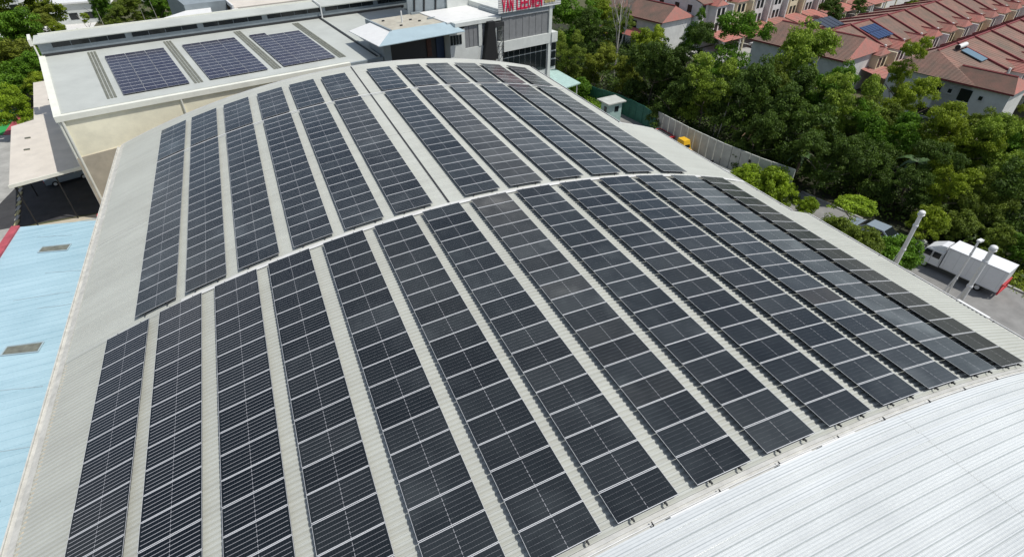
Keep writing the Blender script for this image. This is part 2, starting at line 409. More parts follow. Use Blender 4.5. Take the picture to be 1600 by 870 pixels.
# left kerb with yellow marks
kl = thing('yard_kerb', 'kerb with worn yellow dashes beside the dark carport floor', 'kerb', (-36.3, 39, G))
for k in range(9):
    y0 = 34.6 + k * 1.15
    xx = -36.35 - (y0 - 34.6) * 0.16
    b_ = MB(); b_.box(xx - .15, xx + .15, y0, y0 + 1.1, G, G + .12); part(b_, 'kerb_stone', 'kerb_yellow' if k % 2 == 0 else 'concrete', kl)

# ================================================================== MAIN WAREHOUSE
R = 66.45                                    # panel plane radius, apex at origin
def arc(s, y, dr=0.0):
    a = s / R
    return Vector(((R + dr) * math.sin(a), y, (R + dr) * math.cos(a) - R))
def corrug(y0, y1, prof, smin, smax, dr, nseg, endz=0.12):
    """ribbed arc sheet; prof = list of (dy, h) over one pitch, last dy = pitch. smax may depend on y"""
    b = MB(); ys = []
    pitch = prof[-1][0]; y = y0
    while y < y1 - 1e-4:
        for dy, h in prof[:-1]:
            if y + dy < y1: ys.append((y + dy, h))
        y += pitch
    ys.append((y1, 0.0))
    rows = []
    for yy, h in ys:
        sm = smax(yy) if callable(smax) else smax
        row = []
        for k in range(nseg + 1):
            s = smin + (sm - smin) * k / nseg
            row.append(arc(s, yy, dr + h))
        rows.append(row)
    n = nseg + 1
    for r_ in rows: b.v.extend(r_)
    for j in range(len(rows) - 1):
        for k in range(nseg):
            b.f.append((j * n + k, j * n + k + 1, (j + 1) * n + k + 1, (j + 1) * n + k)); b.m.append(0)
    return b
PR = [(0, 0), (0.085, 0), (0.122, 0.050), (0.190, 0.050), (0.2308, 0)]
def eave_s(y):
    if y > 12.1: return 17.75
    if y > -4.4: return 21.8
    return 23.75
RD = -0.26
ware = thing('warehouse', 'large warehouse with a curved pale ribbed metal roof under the solar panels', 'warehouse', (0, 0, G))
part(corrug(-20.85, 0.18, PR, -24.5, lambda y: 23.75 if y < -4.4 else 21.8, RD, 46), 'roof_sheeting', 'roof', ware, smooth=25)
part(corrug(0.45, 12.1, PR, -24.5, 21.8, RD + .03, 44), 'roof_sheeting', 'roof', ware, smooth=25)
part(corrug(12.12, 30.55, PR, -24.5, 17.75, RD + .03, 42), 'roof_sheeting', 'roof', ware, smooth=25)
# walls
b = MB(); xl = arc(-24.2, 0).x; zl = arc(-24.2, 0).z - .25
b.box(xl, xl + .25, -20.8, 30.3, G, zl); part(b, 'wall', 'tan', ware)
b = MB(); xr = arc(21.5, 0).x; zr = arc(21.5, 0).z - .3
b.box(xr - .25, xr, -4.6, 12.0, G, zr); part(b, 'wall', 'tan', ware)
b = MB(); x2 = arc(23.5, 0).x; z2 = arc(23.5, 0).z - .3; b.box(x2 - .25, x2, -20.8, -4.7, G, z2); part(b, 'wall', 'tan', ware)
b = MB(); x3 = arc(17.5, 0).x; z3 = arc(17.5, 0).z - .3; b.box(x3 - .25, x3, 12.1, 30.3, G, z3); part(b, 'wall', 'tan', ware)
# far end wall closes up to the arc
b = MB()
for k in range(40):
    s0 = -24.3 + (41.9) * k / 40; s1 = -24.3 + 41.9 * (k + 1) / 40
    p0 = arc(s0, 30.35, -.35); p1 = arc(s1, 30.35, -.35)
    b.face([(p0.x, 30.35, G), (p0.x, 30.35, p0.z), (p1.x, 30.35, p1.z), (p1.x, 30.35, G)])
part(b, 'end_wall', 'tan', ware)
def arcbar(s0, s1, y0, y1, d0, d1, seg=1.0):
    b = MB(); n = max(2, int((s1 - s0) / seg)); pr = [(y0, d0), (y1, d0), (y1, d1), (y0, d1)]
    for k in range(n + 1):
        s = s0 + (s1 - s0) * k / n
        for (yy, dd) in pr: b.v.append(arc(s, yy, dd))
    for k in range(n):
        for q in range(4):
            q2 = (q + 1) % 4
            b.f.append((k * 4 + q, k * 4 + q2, (k + 1) * 4 + q2, (k + 1) * 4 + q)); b.m.append(0)
    b.f.append((0, 1, 2, 3)); b.m.append(0); e = n * 4; b.f.append((e + 3, e + 2, e + 1, e)); b.m.append(0)
    return b
def arctube(s0, s1, y, d, r, n=10, seg=1.0):
    b = MB(); k_ = max(2, int((s1 - s0) / seg)); 
    for k in range(k_ + 1):
        s = s0 + (s1 - s0) * k / k_
        for q in range(n):
            t = 2 * math.pi * q / n; b.v.append(arc(s, y + r * math.cos(t), d + r * math.sin(t)))
    for k in range(k_):
        for q in range(n):
            q2 = (q + 1) % n
            b.f.append((k * n + q, k * n + q2, (k + 1) * n + q2, (k + 1) * n + q)); b.m.append(0)
    b.f.append(tuple(range(n))); b.m.append(0); b.f.append(tuple(k_ * n + q for q in reversed(range(n)))); b.m.append(0)
    return b
# raised joint between the two roof fields, far closure, near closure gutter
part(arcbar(-17.9, 21.9, 0.17, 0.50, RD - .02, RD + .10), 'joint_cover', 'joint', ware, smooth=40)
part(arcbar(-24.5, -17.9, 0.16, 0.48, RD - .02, RD + .055), 'joint_cover', 'roof', ware, smooth=40)
part(arcbar(-24.55, 17.8, 30.5, 30.85, -.45, RD + .06), 'end_flashing', 'flash', ware, smooth=40)
part(arcbar(-24.55, 23.8, -21.28, -20.86, -.45, RD - .0), 'valley_gutter', 'flash', ware, smooth=40)
part(arcbar(-24.55, 23.8, -21.02, -20.97, RD, RD + .05), 'gutter_rib', 'flash', ware, smooth=40)
part(arcbar(17.75, 21.85, 12.02, 12.14, RD - .05, RD + .06), 'verge_flashing', 'white_metal', ware, smooth=40)
# expansion groove on the ridge of the far field
b = arcbar(-2.37, -2.30, .5, 30.5, RD, RD + .015)
b2_ = MB(); p0 = arc(-2.36, 0, RD + .052); 
b2_.box(p0.x - .065, p0.x + .065, .52, 30.5, p0.z - .02, p0.z + .03); part(b2_, 'expansion_joint', 'dark_metal', ware)
for sx in ():
    p0 = arc(sx, 0, RD + .03); b_ = MB(); b_.box(p0.x - .05, p0.x + .05, .48, 30.5, p0.z, p0.z + .05); part(b_, 'joint_upstand', 'roof', ware)
# eave gutters
pl = arc(-24.65, 0, RD)
b = MB(); b.prism([(pl.x - .30, -20.9), (pl.x + .12, -20.9), (pl.x + .12, 30.6), (pl.x - .30, 30.6)], pl.z - .32, pl.z - .05); part(b, 'eave_gutter', 'gutter', ware)
b = MB(); b.box(pl.x - .34, pl.x - .28, -20.9, 30.6, pl.z - .33, pl.z + .02); part(b, 'gutter_lip', 'gutter', ware)
b = MB(); ta, tb = arc(-24.66, 0, RD + .09), arc(-24.33, 0, RD + .085)
b.hexa([(ta.x, -20.9, ta.z - .2), (tb.x, -20.9, tb.z - .1), (tb.x, 30.6, tb.z - .1), (ta.x, 30.6, ta.z - .2), (ta.x, -20.9, ta.z), (tb.x, -20.9, tb.z), (tb.x, 30.6, tb.z), (ta.x, 30.6, ta.z)]); part(b, 'eave_trim', 'gutter', ware)
for (ss, ya, yb) in ((23.9, -20.9, -4.4), (21.95, -4.35, 12.1), (17.9, 12.14, 30.6)):
    p0 = arc(ss, 0, RD); b = MB()
    b.box(p0.x - .06, p0.x + .20, ya, yb, p0.z - .35, p0.z - .08); part(b, 'eave_gutter', 'dark_metal' if ss < 20 else 'gutter', ware)
    b = MB(); b.box(p0.x + .20, p0.x + .24, ya, yb, p0.z - .36, p0.z - .02); part(b, 'gutter_lip', 'white_metal', ware)
    yy = ya + 1
    while yy < yb:
        b = MB(); b.box(p0.x - .1, p0.x + .2, yy, yy + .05, p0.z - .07, p0.z - .045); part(b, 'gutter_strap', 'dark_metal', ware); yy += 2.4
# a short run of new white gutter cover by the truck
p0 = arc(24.05, 0, RD); b = MB(); b.box(p0.x - .02, p0.x + .16, -17.2, -15.4, p0.z + .0, p0.z + .06); part(b, 'gutter_cover', 'white_metal', ware)

# cable conduits lying on the roof
cd = thing('cable_conduit', 'thin grey cable conduit crossing the far solar strips', 'conduit', (0, 21.4, 0))
part(arctube(-20.4, 17.0, 21.22, -.02, .032, 8), 'pipe', 'alu', cd, smooth=60)
part(arcbar(-20.4, 17.0, 21.34, 21.38, RD + .04, RD + .07), 'cable_tray', 'alu', cd, smooth=40)
cd = thing('cable_conduit', 'white cable conduit with bent left end along the roof joint between the two panel fields', 'conduit', (0, .3, 0))
part(arctube(-18.0, 20.8, 0.12, RD + .13, .05, 8), 'pipe', 'white_metal', cd, smooth=60)
b = MB(); q0 = arc(-18.0, .12, RD + .13); q1 = arc(-18.7, -.35, RD + .07); b.tube(q0, q1, .05, n=8); part(b, 'bend', 'white_metal', cd, smooth=60)
cd = thing('cable_conduit', 'thin cable conduit on brackets beside the bright white roof', 'conduit', (0, -21.1, 0))
part(arctube(-16, 23.0, -21.16, RD + .09, .022, 6), 'pipe', 'white_metal', cd, smooth=60)
for k in range(14):
    s_ = -14 + k * 2.7 + rnd(-.2, .2); q0 = arc(s_, -21.22, RD); q1 = arc(s_, -21.22, RD + .13)
    b = MB(); b.tube(q0, q1, .025, n=6); b.tube(q1, q1 + Vector((0, .12, 0)), .02, n=6); part(b, 'bracket', 'dark_metal', cd)

# ================================================================== NEAR WHITE ROOF
near = thing('neighbouring_hall', 'bright white ribbed curved roof of the neighbouring hall in the lower right corner', 'hall', (0, -22, G))
def nprof():
    p = []; y = 0
    for k in range(4):
        h = 0.055 if k == 0 else 0.024
        w = 0.034 if k == 0 else 0.024
        p += [(y, 0), (y + .100 - 2 * w, 0), (y + .100 - 1.45 * w, h), (y + .100 - .55 * w, h)]
        y += .100
    p.append((y, 0)); return p
nb = corrug(-62.0, -21.62, nprof(), -26, 30, -.05, 56)
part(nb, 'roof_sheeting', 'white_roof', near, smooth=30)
part(arcbar(-26, 30, -21.66, -21.3, -.28, -.02, 1.0), 'edge_cap', 'white_roof', near, smooth=50)
part(arcbar(-26, 30, -22.55, -22.2, -.06, .010, 1.0), 'sheen_strip', 'white_roof', near, smooth=50)  # smooth strip added to carry the bright sheen along the edge
b = MB(); b.box(-25.3, -25.0, -62, -21.5, G, -5.2); part(b, 'wall', 'tan', near)
b = MB(); b.box(28.5, 28.8, -62, -21.5, G, -7.2); part(b, 'wall', 'tan', near)
for (s0, s1) in ((-2.6, -.3), (1.9, 3.4), (3.9, 5.6)):
    part(arcbar(s0, s1, -21.34, -21.24, -.13, -.04, .5), 'cap_strip', 'white_metal', near)

# ================================================================== SOLAR PANELS
def panel_mesh(L_, W_, name, pv):
    b = MB(); x, y = L_ / 2, W_ / 2; lx, ly = 0.009, 0.019; h = .035
    b.box(-x, x, -y, y, -h, -.006, 2)  # sides coloured dark to paint in the shade below the panel
    o = [(-x, -y), (x, -y), (x, y), (-x, y)]; i_ = [(-x + lx, -y + ly), (x - lx, -y + ly), (x - lx, y - ly), (-x + lx, y - ly)]
    for k in range(4):
        k2 = (k + 1) % 4
        b.face([(*o[k], 0), (*o[k2], 0), (*i_[k2], 0), (*i_[k], 0)], 0)
        b.face([(*o[k], -.006), (*o[k2], -.006), (*o[k2], 0), (*o[k], 0)], 0)
        b.face([(*i_[k2], -.003), (*i_[k], -.003), (*i_[k], 0), (*i_[k2], 0)], 0)
    b.face([(*p, -.003) for p in i_], 1)
    return b.mesh(name, ['alu', pv, 'dark_metal'])
PVM = panel_mesh(2.278, 1.128, 'solar_panel', 'pv')
PVO = panel_mesh(1.93, 0.96, 'old_solar_panel', 'pv_old')
ORD = ['first', 'second', 'third', 'fourth', 'fifth', 'sixth', 'seventh', 'eighth', 'ninth', 'tenth', 'eleventh', 'twelfth', 'thirteenth', 'fourteenth']
SH = -2.626
lower = [-19.16, -16.32, -13.34, -10.42, -7.37, -4.435, -1.572, 1.456, 4.434, 7.46, 10.451, 13.393, 16.449, 19.31]
upper = [-17.73, -14.94, -12.0, -8.92, -5.96, -2.98, 1.38, 4.36, 7.36, 10.38, 13.2, 16.3]
#            dust+sheen  wire glint  warm
lcol = [(.03, 1.0, .0), (.03, 1.05, .0), (.04, .70, .0), (.06, .38, .1), (.08, .2, .1), (.10, .12, .1), (.11, .12, .1), (.20, .08, .40), (.12, .06, .1), (.11, .05, .1), (.11, .05, .1), (.15, .05, .15), (.23, .04, .15), (.05, .03, .4)]  # wider lines on the left strips paint in their glint
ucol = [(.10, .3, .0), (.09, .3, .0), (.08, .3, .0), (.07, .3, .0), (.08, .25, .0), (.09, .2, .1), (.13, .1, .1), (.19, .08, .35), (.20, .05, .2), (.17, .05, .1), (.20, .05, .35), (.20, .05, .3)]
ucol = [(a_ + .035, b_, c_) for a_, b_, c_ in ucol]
def strip(idx, s0, y_start, nrow, pitch, direction, col, label, group):
    W = 2.278; sm = s0 + SH + W / 2; a = sm / R
    base = arc(sm, y_start)
    t = thing('solar_strip', label, 'solar panels', base, group)
    tang = Vector((math.cos(a), 0, -math.sin(a))); nrm = Vector((math.sin(a), 0, math.cos(a)))
    sag = W * W / 8 / R
    for k in range(nrow):
        y = direction * (k + .5) * pitch
        j = rnd(-.006, .006)
        o = link('solar_panel', PVM, t, (nrm.x * (sag + j), y, nrm.z * (sag + j)), (rnd(-.003, .003), a + rnd(-.003, .003), rnd(-.001, .001)))
        c = list(col)
        c[0] *= rnd(.85, 1.16)
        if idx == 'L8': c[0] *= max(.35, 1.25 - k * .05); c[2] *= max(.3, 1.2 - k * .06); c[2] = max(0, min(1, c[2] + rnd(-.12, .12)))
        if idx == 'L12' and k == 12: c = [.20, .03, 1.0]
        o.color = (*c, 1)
    ya, yb = sorted((direction * -.13, direction * (nrow * pitch + .12)))
    for u in (-.62, .62):  # rails and hooks coloured dark, painting in shade under the strip
        b = MB(); b.box(u - .025, u + .025, ya, yb, -.095, -.036)
        o = link('mounting_rail', b.mesh('mounting_rail', 'dark_metal'), t, (0, 0, 0), (0, a, 0))
    for u in (-.62, .62):
        b = MB()
        for k in range(nrow + 1):
            yy = direction * k * pitch
            b.box(u - .035, u + .035, yy - .02, yy + .02, -.135, -.05)
        link('roof_hook', b.mesh('roof_hook', 'dark_metal'), t, (0, 0, 0), (0, a, 0), kind='stuff')
    return t
for i, s0 in enumerate(lower):
    extra = {0: ', nearest the left eave', 7: ', brownish with dust', 12: ', paler grey', 13: ', darkest, nearest the right eave'}.get(i, '')
    y0_ = -0.10 if i == 0 else -0.02
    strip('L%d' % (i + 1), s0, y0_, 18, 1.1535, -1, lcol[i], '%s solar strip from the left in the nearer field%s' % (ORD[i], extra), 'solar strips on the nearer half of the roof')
for i, s0 in enumerate(upper):
    strip('U', s0, 0.62, 18, 1.138, 1, ucol[i], '%s strip from the left in the farther field, between the two conduits' % ORD[i], 'long solar strips on the farther half of the roof')
    strip('U', s0, 21.55, 6, 1.125, 1, ucol[i], '%s short strip from the left at the far end, beyond the thin conduit' % ORD[i], 'short solar strips at the far end of the roof')

# ================================================================== BUILDING 2 (cream hall behind)
ZL = -5.9
hall = thing('cream_hall', 'cream hall behind the warehouse with grey roof and raised row of dark windows', 'industrial hall', E(14, 8, G))
sl = 0.056
def rz2(a, b): return -2.0 + sl * b
b = MB(T=E); b.prism([(0.35, .1), (31.4, .1), (31.4, 18.6), (.35, 18.6)], G, lambda x, y: rz2(x, y) - .35); part(b, 'wall', 'cream', hall)
b = MB(T=E); b.prism([(.35, .25), (31.4, .25), (31.4, 18.6), (.35, 18.6)], lambda x_, y_: rz2(x_, y_) - .3, lambda x_, y_: rz2(x_, y_) - .01)
part(b, 'roof_sheeting', 'roof2', hall)
b = MB(T=E); b.box(-.15, 27.6, -.10, .45, -2.42, -1.93); part(b, 'front_gutter', 'fascia', hall)
b = MB(T=E); b.box(-.17, 27.62, .40, .50, -2.3, -1.88); part(b, 'gutter_back', 'roof2', hall)
b = MB(T=E); b.box(27.62, 31.6, -.05, .45, -2.45, -2.0); part(b, 'front_gutter', 'grey_clad', hall, label='grey end of the front gutter')
b = MB(T=E); b.prism([(-.18, -.12), (.42, -.12), (.42, 18.6), (-.18, 18.6)], lambda x, y: rz2(x, y) - .42, lambda x, y: rz2(x, y) + .10); part(b, 'side_verge', 'fascia', hall)
for x in (4.65, 12.35, 20.3, 27.7):
    for q in range(3):
        b = MB(T=E); xx = x - .42 + q * .30
        b.prism([(xx, 2.3 if q else 2.3), (xx + .22, 2.3), (xx + .22, 17.8), (xx, 17.8)], lambda x_, y_: rz2(x_, y_), lambda x_, y_: rz2(x_, y_) + .035)
        part(b, 'skylight_sheet', 'skylight', hall)
b = MB(T=E); b.prism([(31.05, .5), (31.20, .5), (31.35, 19), (31.2, 19)], lambda x, y: rz2(x, y), lambda x, y: rz2(x, y) + .10); part(b, 'roof_joint', 'dark_metal', hall)
b = MB(T=E); b.prism([(31.3, .5), (31.5, .5), (31.65, 19), (31.45, 19)], lambda x, y: rz2(x, y), lambda x, y: rz2(x, y) + .14); part(b, 'roof_joint', 'roof2', hall)
b = MB(T=E); b.prism([(31.4, 2.5), (43.5, 8.2), (43.5, 18.6), (31.4, 18.6)], lambda x, y: -3.2, lambda x, y: rz2(x, y) - .03); part(b, 'side_roof', 'roof2', hall)
# clerestory
b = MB(T=E); b.box(.2, 45, 18.6, 20.6, -2, .40); part(b, 'clerestory_wall', 'grey_clad', hall)
b = MB(T=E); b.box(.25, 44, 18.45, 18.6, -1.05, -.72); part(b, 'base_shade_strip', 'dark_metal', hall)  # dark strip paints in the shadow band at the wall base
b = MB(T=E); b.hexa([(-.15, 18.25, .38), (31.7, 18.25, .38), (31.7, 20.9, .70), (.15, 20.9, .70), (-.15, 18.25, .47), (31.7, 18.25, .47), (31.7, 20.9, .79), (.15, 20.9, .79)]); part(b, 'clerestory_roof', 'roof2', hall)
b = MB(T=E); b.hexa([(31.75, 18.25, .38), (46, 18.25, .38), (46, 20.9, .70), (31.75, 20.9, .70), (31.75, 18.25, .5), (46, 18.25, .5), (46, 20.9, .82), (31.75, 20.9, .82)]); part(b, 'clerestory_roof', 'roof2', hall)
b = MB(T=E); b.box(.55, 46, 20.85, 21.05, .4, .90); part(b, 'ridge_trim', 'fascia', hall)
b = MB(T=E); b.box(-.4, -.12, 18.1, 21.0, .3, .95); part(b, 'barge_end', 'fascia', hall)
b = MB(T=E); b.tube((-.1, 18.3, .3), (-.1, 18.3, -1.0), .09); part(b, 'end_pipe', 'fascia', hall)
g0 = 1.45
while g0 < 44:
    for q in range(4):
        b = MB(T=E); x0 = g0 + q * 1.77
        b.box(x0, x0 + 1.70, 18.555, 18.60, -.20, .27); part(b, 'vent_window', 'win', hall)
    g0 += 7.72
b = MB(T=E); b.hexa([(-.02, -.03, G), (16, -.03, G), (16, .1, G), (-.02, .1, G), (-.02, -.03, ZL), (16, -.03, ZL + .9), (16, .1, ZL + .9), (-.02, .1, ZL)]); part(b, 'lower_wall', 'tan', hall)
# downpipes on the front wall
for x in (10.0, 19.4, 23.3):
    b = MB(T=E); b.tube((x, -.02, -2.4), (x, -.02, G), .085, n=8); part(b, 'downpipe', 'fascia', hall)
for dx, dy in ((.28, .0), (.02, .12)):
    b = MB(T=E); b.tube((dx, dy, -2.4), (dx, dy, G), .11, n=8); part(b, 'downpipe', 'fascia', hall)
b = MB(T=E); b.tube((31.6, 18.2, .75), (31.6, 18.2, -.95), .09); b.tube((31.6, 20.9, .95), (31.6, 18.2, .7), .09); part(b, 'vent_pipe', 'white_metal', hall)
for (ai, x0, nr) in ((0, 5.62, (13, 13, 13)), (1, 13.42, (13, 13, 13)), (2, 21.0, (13, 12, 12))):
    t = thing('roof_solar_array', ['left block of older solar panels on the cream hall roof', 'middle block of older solar panels on the cream hall roof', 'right block of older solar panels on the cream hall roof, its left column longer'][ai], 'solar panels', E(x0 + 2.9, 2.35, -1.8), 'panel blocks on the cream hall roof')
    for cx in range(3):
        for k in range(nr[cx]):
            y = 2.35 + (k + .5) * .985; x = x0 + (cx + .5) * 1.965
            p = Vector(E(x, y, rz2(x, y) + .14)) - Vector(t.location)
            o = link('solar_panel', PVO, t, p, (math.atan(sl) * math.cos(0), 0, EROT))
            o.color = (.10 * rnd(.8, 1.3), .10, rnd(0, .1), 1)

# ================================================================== CARPORT (annex)
cp = thing('carport', 'beige flat roofed carport beside the cream hall, half in its shadow', 'carport', (-33, 45, G))
AP = [(-34.2, 32.5), (-28.0, 34.7), (-31.8, 54.5), (-34.5, 67.5), (-38.6, 66.4), (-35.65, 50.7), (-37.5, 49.3)]
b = MB(); b.prism(AP, -7.72, -7.5); part(b, 'roof', 'annex', cp)
b = MB(); b.hexa([(-34.25, 32.40, -7.78), (-27.9, 34.6, -7.78), (-27.9, 34.7, -7.78), (-34.25, 32.5, -7.78), (-34.25, 32.4, -7.46), (-27.9, 34.6, -7.46), (-27.9, 34.7, -7.46), (-34.25, 32.5, -7.46)]); part(b, 'front_trim', 'fascia', cp)
for (x, y) in ((-34.0, 32.9), (-31, 33.9), (-37.2, 49.2), (-35.7, 41), (-38.2, 65.8)):
    b = MB(); b.tube((x, y, G), (x, y, -7.7), .07, n=6); part(b, 'post', 'black', cp)
for (x, y) in ((-35.3, 44.5), (-34.7, 41.0), (-33.6, 51), (-35.4, 57.5)):
    b = MB(); b.box(x, x + .5, y, y + .18, -7.5, -7.38); part(b, 'roof_vent', 'skylight', cp)

# ================================================================== BLUE ROOFED SHED on the left
bs = thing('blue_roofed_shed', 'long shed with patchy pale blue roof and red edge left of the warehouse', 'shed', (-28, 5, G))
BP = [(-31.0, 22.0), (-34.6, -30), (-24.3, -30), (-24.3, 20.4)]
def bz(x, y): return -6.8 + 0.0 * x
b = MB(); b.prism(BP, -7.0, bz); part(b, 'roof', 'blue_roof', bs)
b = MB(); b.prism([(-30.8, 21.7), (-34.3, -30), (-24.5, -30), (-24.5, 20.2)], G, -7.0); part(b, 'wall', 'tan', bs)
b = MB(); b.hexa([(-31.5, 22.1, -7.1), (-30.95, 22.0, -7.1), (-34.55, -30, -7.1), (-35.2, -30, -7.1), (-31.5, 22.1, -6.66), (-30.95, 22.0, -6.66), (-34.55, -30, -6.66), (-35.2, -30, -6.66)][::1]); part(b, 'edge_parapet', 'red_paint', bs)
b = MB()
for k in range(84):
    yy = 21.0 - k * .6
    xw = -31.0 - (22 - yy) * .069
    b.box(xw + .1, -24.35, yy, yy + .05, -6.81, -6.783)
part(b, 'roof_ribs', 'blue_roof', bs)
for (x, y) in ((-28.9, 17.1), (-28.6, 5.4), (-28.3, -6.0)):
    b = MB(); b.hexa([(x, y, -6.8), (x + 1.9, y - .5, -6.8), (x + 2.05, y + .35, -6.8), (x + .15, y + .75, -6.8), (x, y, -6.765), (x + 1.9, y - .5, -6.765), (x + 2.05, y + .35, -6.765), (x + .15, y + .75, -6.765)]); part(b, 'skylight_sheet', 'skylight', bs)
    for (u0, v0, u1, v1) in ((x, y, x + 1.9, y - .5), (x + .15, y + .75, x + 2.05, y + .35), (x, y, x + .15, y + .75), (x + 1.9, y - .5, x + 2.05, y + .35)):
        b = MB(); b.tube((u0, v0, -6.76), (u1, v1, -6.76), .045, n=5); part(b, 'skylight_frame', 'blue_canopy', bs)
for (x, y, l) in ((-29.4, 19.6, 2.4), (-29.2, 11.2, 3.2), (-27.6, 9.6, 2.8), (-28.9, 2.4, 3.0), (-27.0, -2.5, 2.6), (-27.9, 13.9, 2.2)):
    b = MB()
    px_, py_ = x, y
    for q in range(6):
        nx, ny = px_ + l / 6, py_ - rnd(.05, .16)
        b.hexa([(px_, py_, -6.8), (nx, ny, -6.8), (nx, ny + .05, -6.8), (px_, py_ + .05, -6.8), (px_, py_, -6.775), (nx, ny, -6.775), (nx, ny + .05, -6.78), (px_, py_ + .05, -6.78)])
        px_, py_ = nx, ny
    part(b, 'sheet_lap', 'blue_canopy', bs)

# ================================================================== OFFICE BUILDING (building 3)
ob = thing('office_building', 'pale office block with grey cladding panels, dark windows and a red letter sign', 'office building', E(50, 5, G))
def EP(name, mat_, *bx, smooth=None, label=None):
    b = MB(T=E); b.box(*bx); return part(b, name, mat_, ob, label=label)
M['office_wall'] = mat('office wall paint', (0.62, 0.64, 0.61), 0.7, noise=0.10, nscale=1.0)
EP('wall', 'office_wall', 47.9, 55.9, -.85, 12, G, 1.2)
EP('wall', 'office_wall', 33.35, 47.9, .6, 7.1, G, .1)
EP('lower_wall', 'office_wall', 40.1, 47.9, -.95, .6, G, -2.5)
EP('lower_wall', 'office_wall', 40.1, 42.25, -.95, .6, -2.5, -.2)
EP('column', 'office_wall', 44.25, 44.75, -1.0, .6, -2.5, .35)
EP('fascia_band', 'office_wall', 40.9, 47.6, -1.05, .9, .12, .55)
EP('white_roof', 'white_metal', 40.4, 50.2, .0, 7.0, .42, .56)
EP('window_band', 'office_wall', 47.9, 56.3, -1.15, -.85, -3.78, -2.5)
EP('balcony', 'office_wall', 55.9, 56.9, -1.3, 2.0, -3.7, -2.45)
EP('end_pier', 'office_wall', 55.45, 55.95, -1.12, -.5, G, .9)
EP('panel_head', 'white_metal', 47.8, 55.9, -1.05, -.85, .30, .42)
EP('roof_recess', 'grey_clad', 47.6, 56.4, -1.0, 4, .42, .95)
for k in range(7):
    EP('wall_panel', 'clad_panel' if 'clad_panel' in M else M.setdefault('clad_panel', mat('grey cladding panel', (0.23, 0.235, 0.24), 0.5, noise=0.12, nscale=2.0)), 47.95 + k * 1.07, 47.95 + k * 1.07 + 1.0, -.93, -.85, -2.45, .28)
for k in range(3):
    EP('wall_panel', 'clad_panel', 42.3 + k * .64, 42.3 + k * .64 + .58, -.85, .6, -2.45, .1)
EP('wall_panel', 'clad_panel', 44.85, 45.95, -.75, .6, -2.3, .1)
for k in range(8):
    x0 = 47.95 + k * .93
    EP('window', 'win', x0, x0 + .86, -.90, -.84, -7.2, -4.72)
    EP('window', 'win', x0, x0 + .86, -.90, -.84, -4.62, -3.85)
for k in range(3): EP('side_window', 'win', 56.0, 56.75, -1.22, -1.1, -4.75 - k * 1.1, -3.85 - k * 1.1)
EP('side_bay', 'office_wall', 55.9, 56.85, -1.12, 1.8, -7.4, -3.7)
for k in range(4): EP('window', 'win', 40.15 + k * .42, 40.15 + k * .42 + .34, -1.0, -.94, -1.85, -.75)
EP('canopy_side_wall', 'grey_clad', 31.7, 32.6, -.2, 3.6, G, -.1)  # blue grey wall under the left end of the canopy
EP('recess_shade_wall', 'dark_metal', 32.6, 40.1, .45, .58, G, -.1)  # dark sheet paints in the shaded recess under the canopy
EP('blue_shutter', M.setdefault('blue_sh', mat('blue shutter', (0.015, 0.035, 0.08), 0.5)), 38.9, 39.9, .3, .44, -4, -.6)
EP('rusty_panel', M.setdefault('rust', mat('rusty panel', (0.08, 0.035, 0.025), 0.8, noise=.3)), 37.6, 38.2, .3, .44, -3, -.7)
# hipped canopy
b = MB(T=E); b.hexa([(30.3, -2.3, -.22), (41.6, -2.1, -.22), (40.9, .6, .42), (33.3, .8, .42), (30.3, -2.3, -.14), (41.6, -2.1, -.14), (40.9, .6, .50), (33.3, .8, .50)]); part(b, 'front_canopy', 'blue_canopy', ob)
b = MB(T=E); b.hexa([(30.3, -2.3, -.23), (33.32, .8, .41), (33.2, 5.9, .41), (30.4, 6.2, -.23), (30.3, -2.3, -.15), (33.32, .8, .49), (33.2, 5.9, .49), (30.4, 6.2, -.15)]); part(b, 'side_canopy', 'white_metal', ob)  # white colour paints in the glare on this slope
EP('flat_roof', M.setdefault('slab', mat('stained concrete slab', (0.50, 0.48, 0.40), 0.85, nscale=0.9, col2=(0.36, 0.33, 0.27), detail=8)), 33.3, 40.5, .7, 7.3, .0, .44)
EP('parapet', 'grey_clad', 33.15, 33.4, .6, 7.4, .1, .62)
EP('parapet', 'grey_clad', 39.6, 40.7, 3.3, 3.5, .4, .62); EP('parapet', 'grey_clad', 39.2, 40.7, 6.8, 7.0, .4, .7)
b = MB(T=E); b.tube((36.3, 3.7, .42), (36.3, 3.7, 1.75), .09); part(b, 'vent_pipe', 'white_metal', ob)
for (x, y) in ((34.6, 5.6), (35.3, 2.2), (37.6, 4.2), (38.2, 3.0)):
    b = MB(T=E); b.box(x, x + .3, y, y + .18, .44, .58); part(b, 'roof_fitting', 'dark_metal', ob)
# higher block behind with pipes
EP('rear_wall', 'grey_clad', 39.0, 44.6, 7.2, 7.4, -1, 5.5)
EP('rear_panel_wall', 'office_wall', 44.62, 50.6, 6.9, 7.2, .3, 5.5)
EP('rear_roof', 'white_metal', 39, 60, 7.4, 16, 4.5, 5.5)
for x in (39.8, 41.2, 42.9):
    b = MB(T=E); b.tube((x, 7.1, .2), (x + .5, 7.1, 5.0), .11); part(b, 'duct', 'dark_metal', ob)
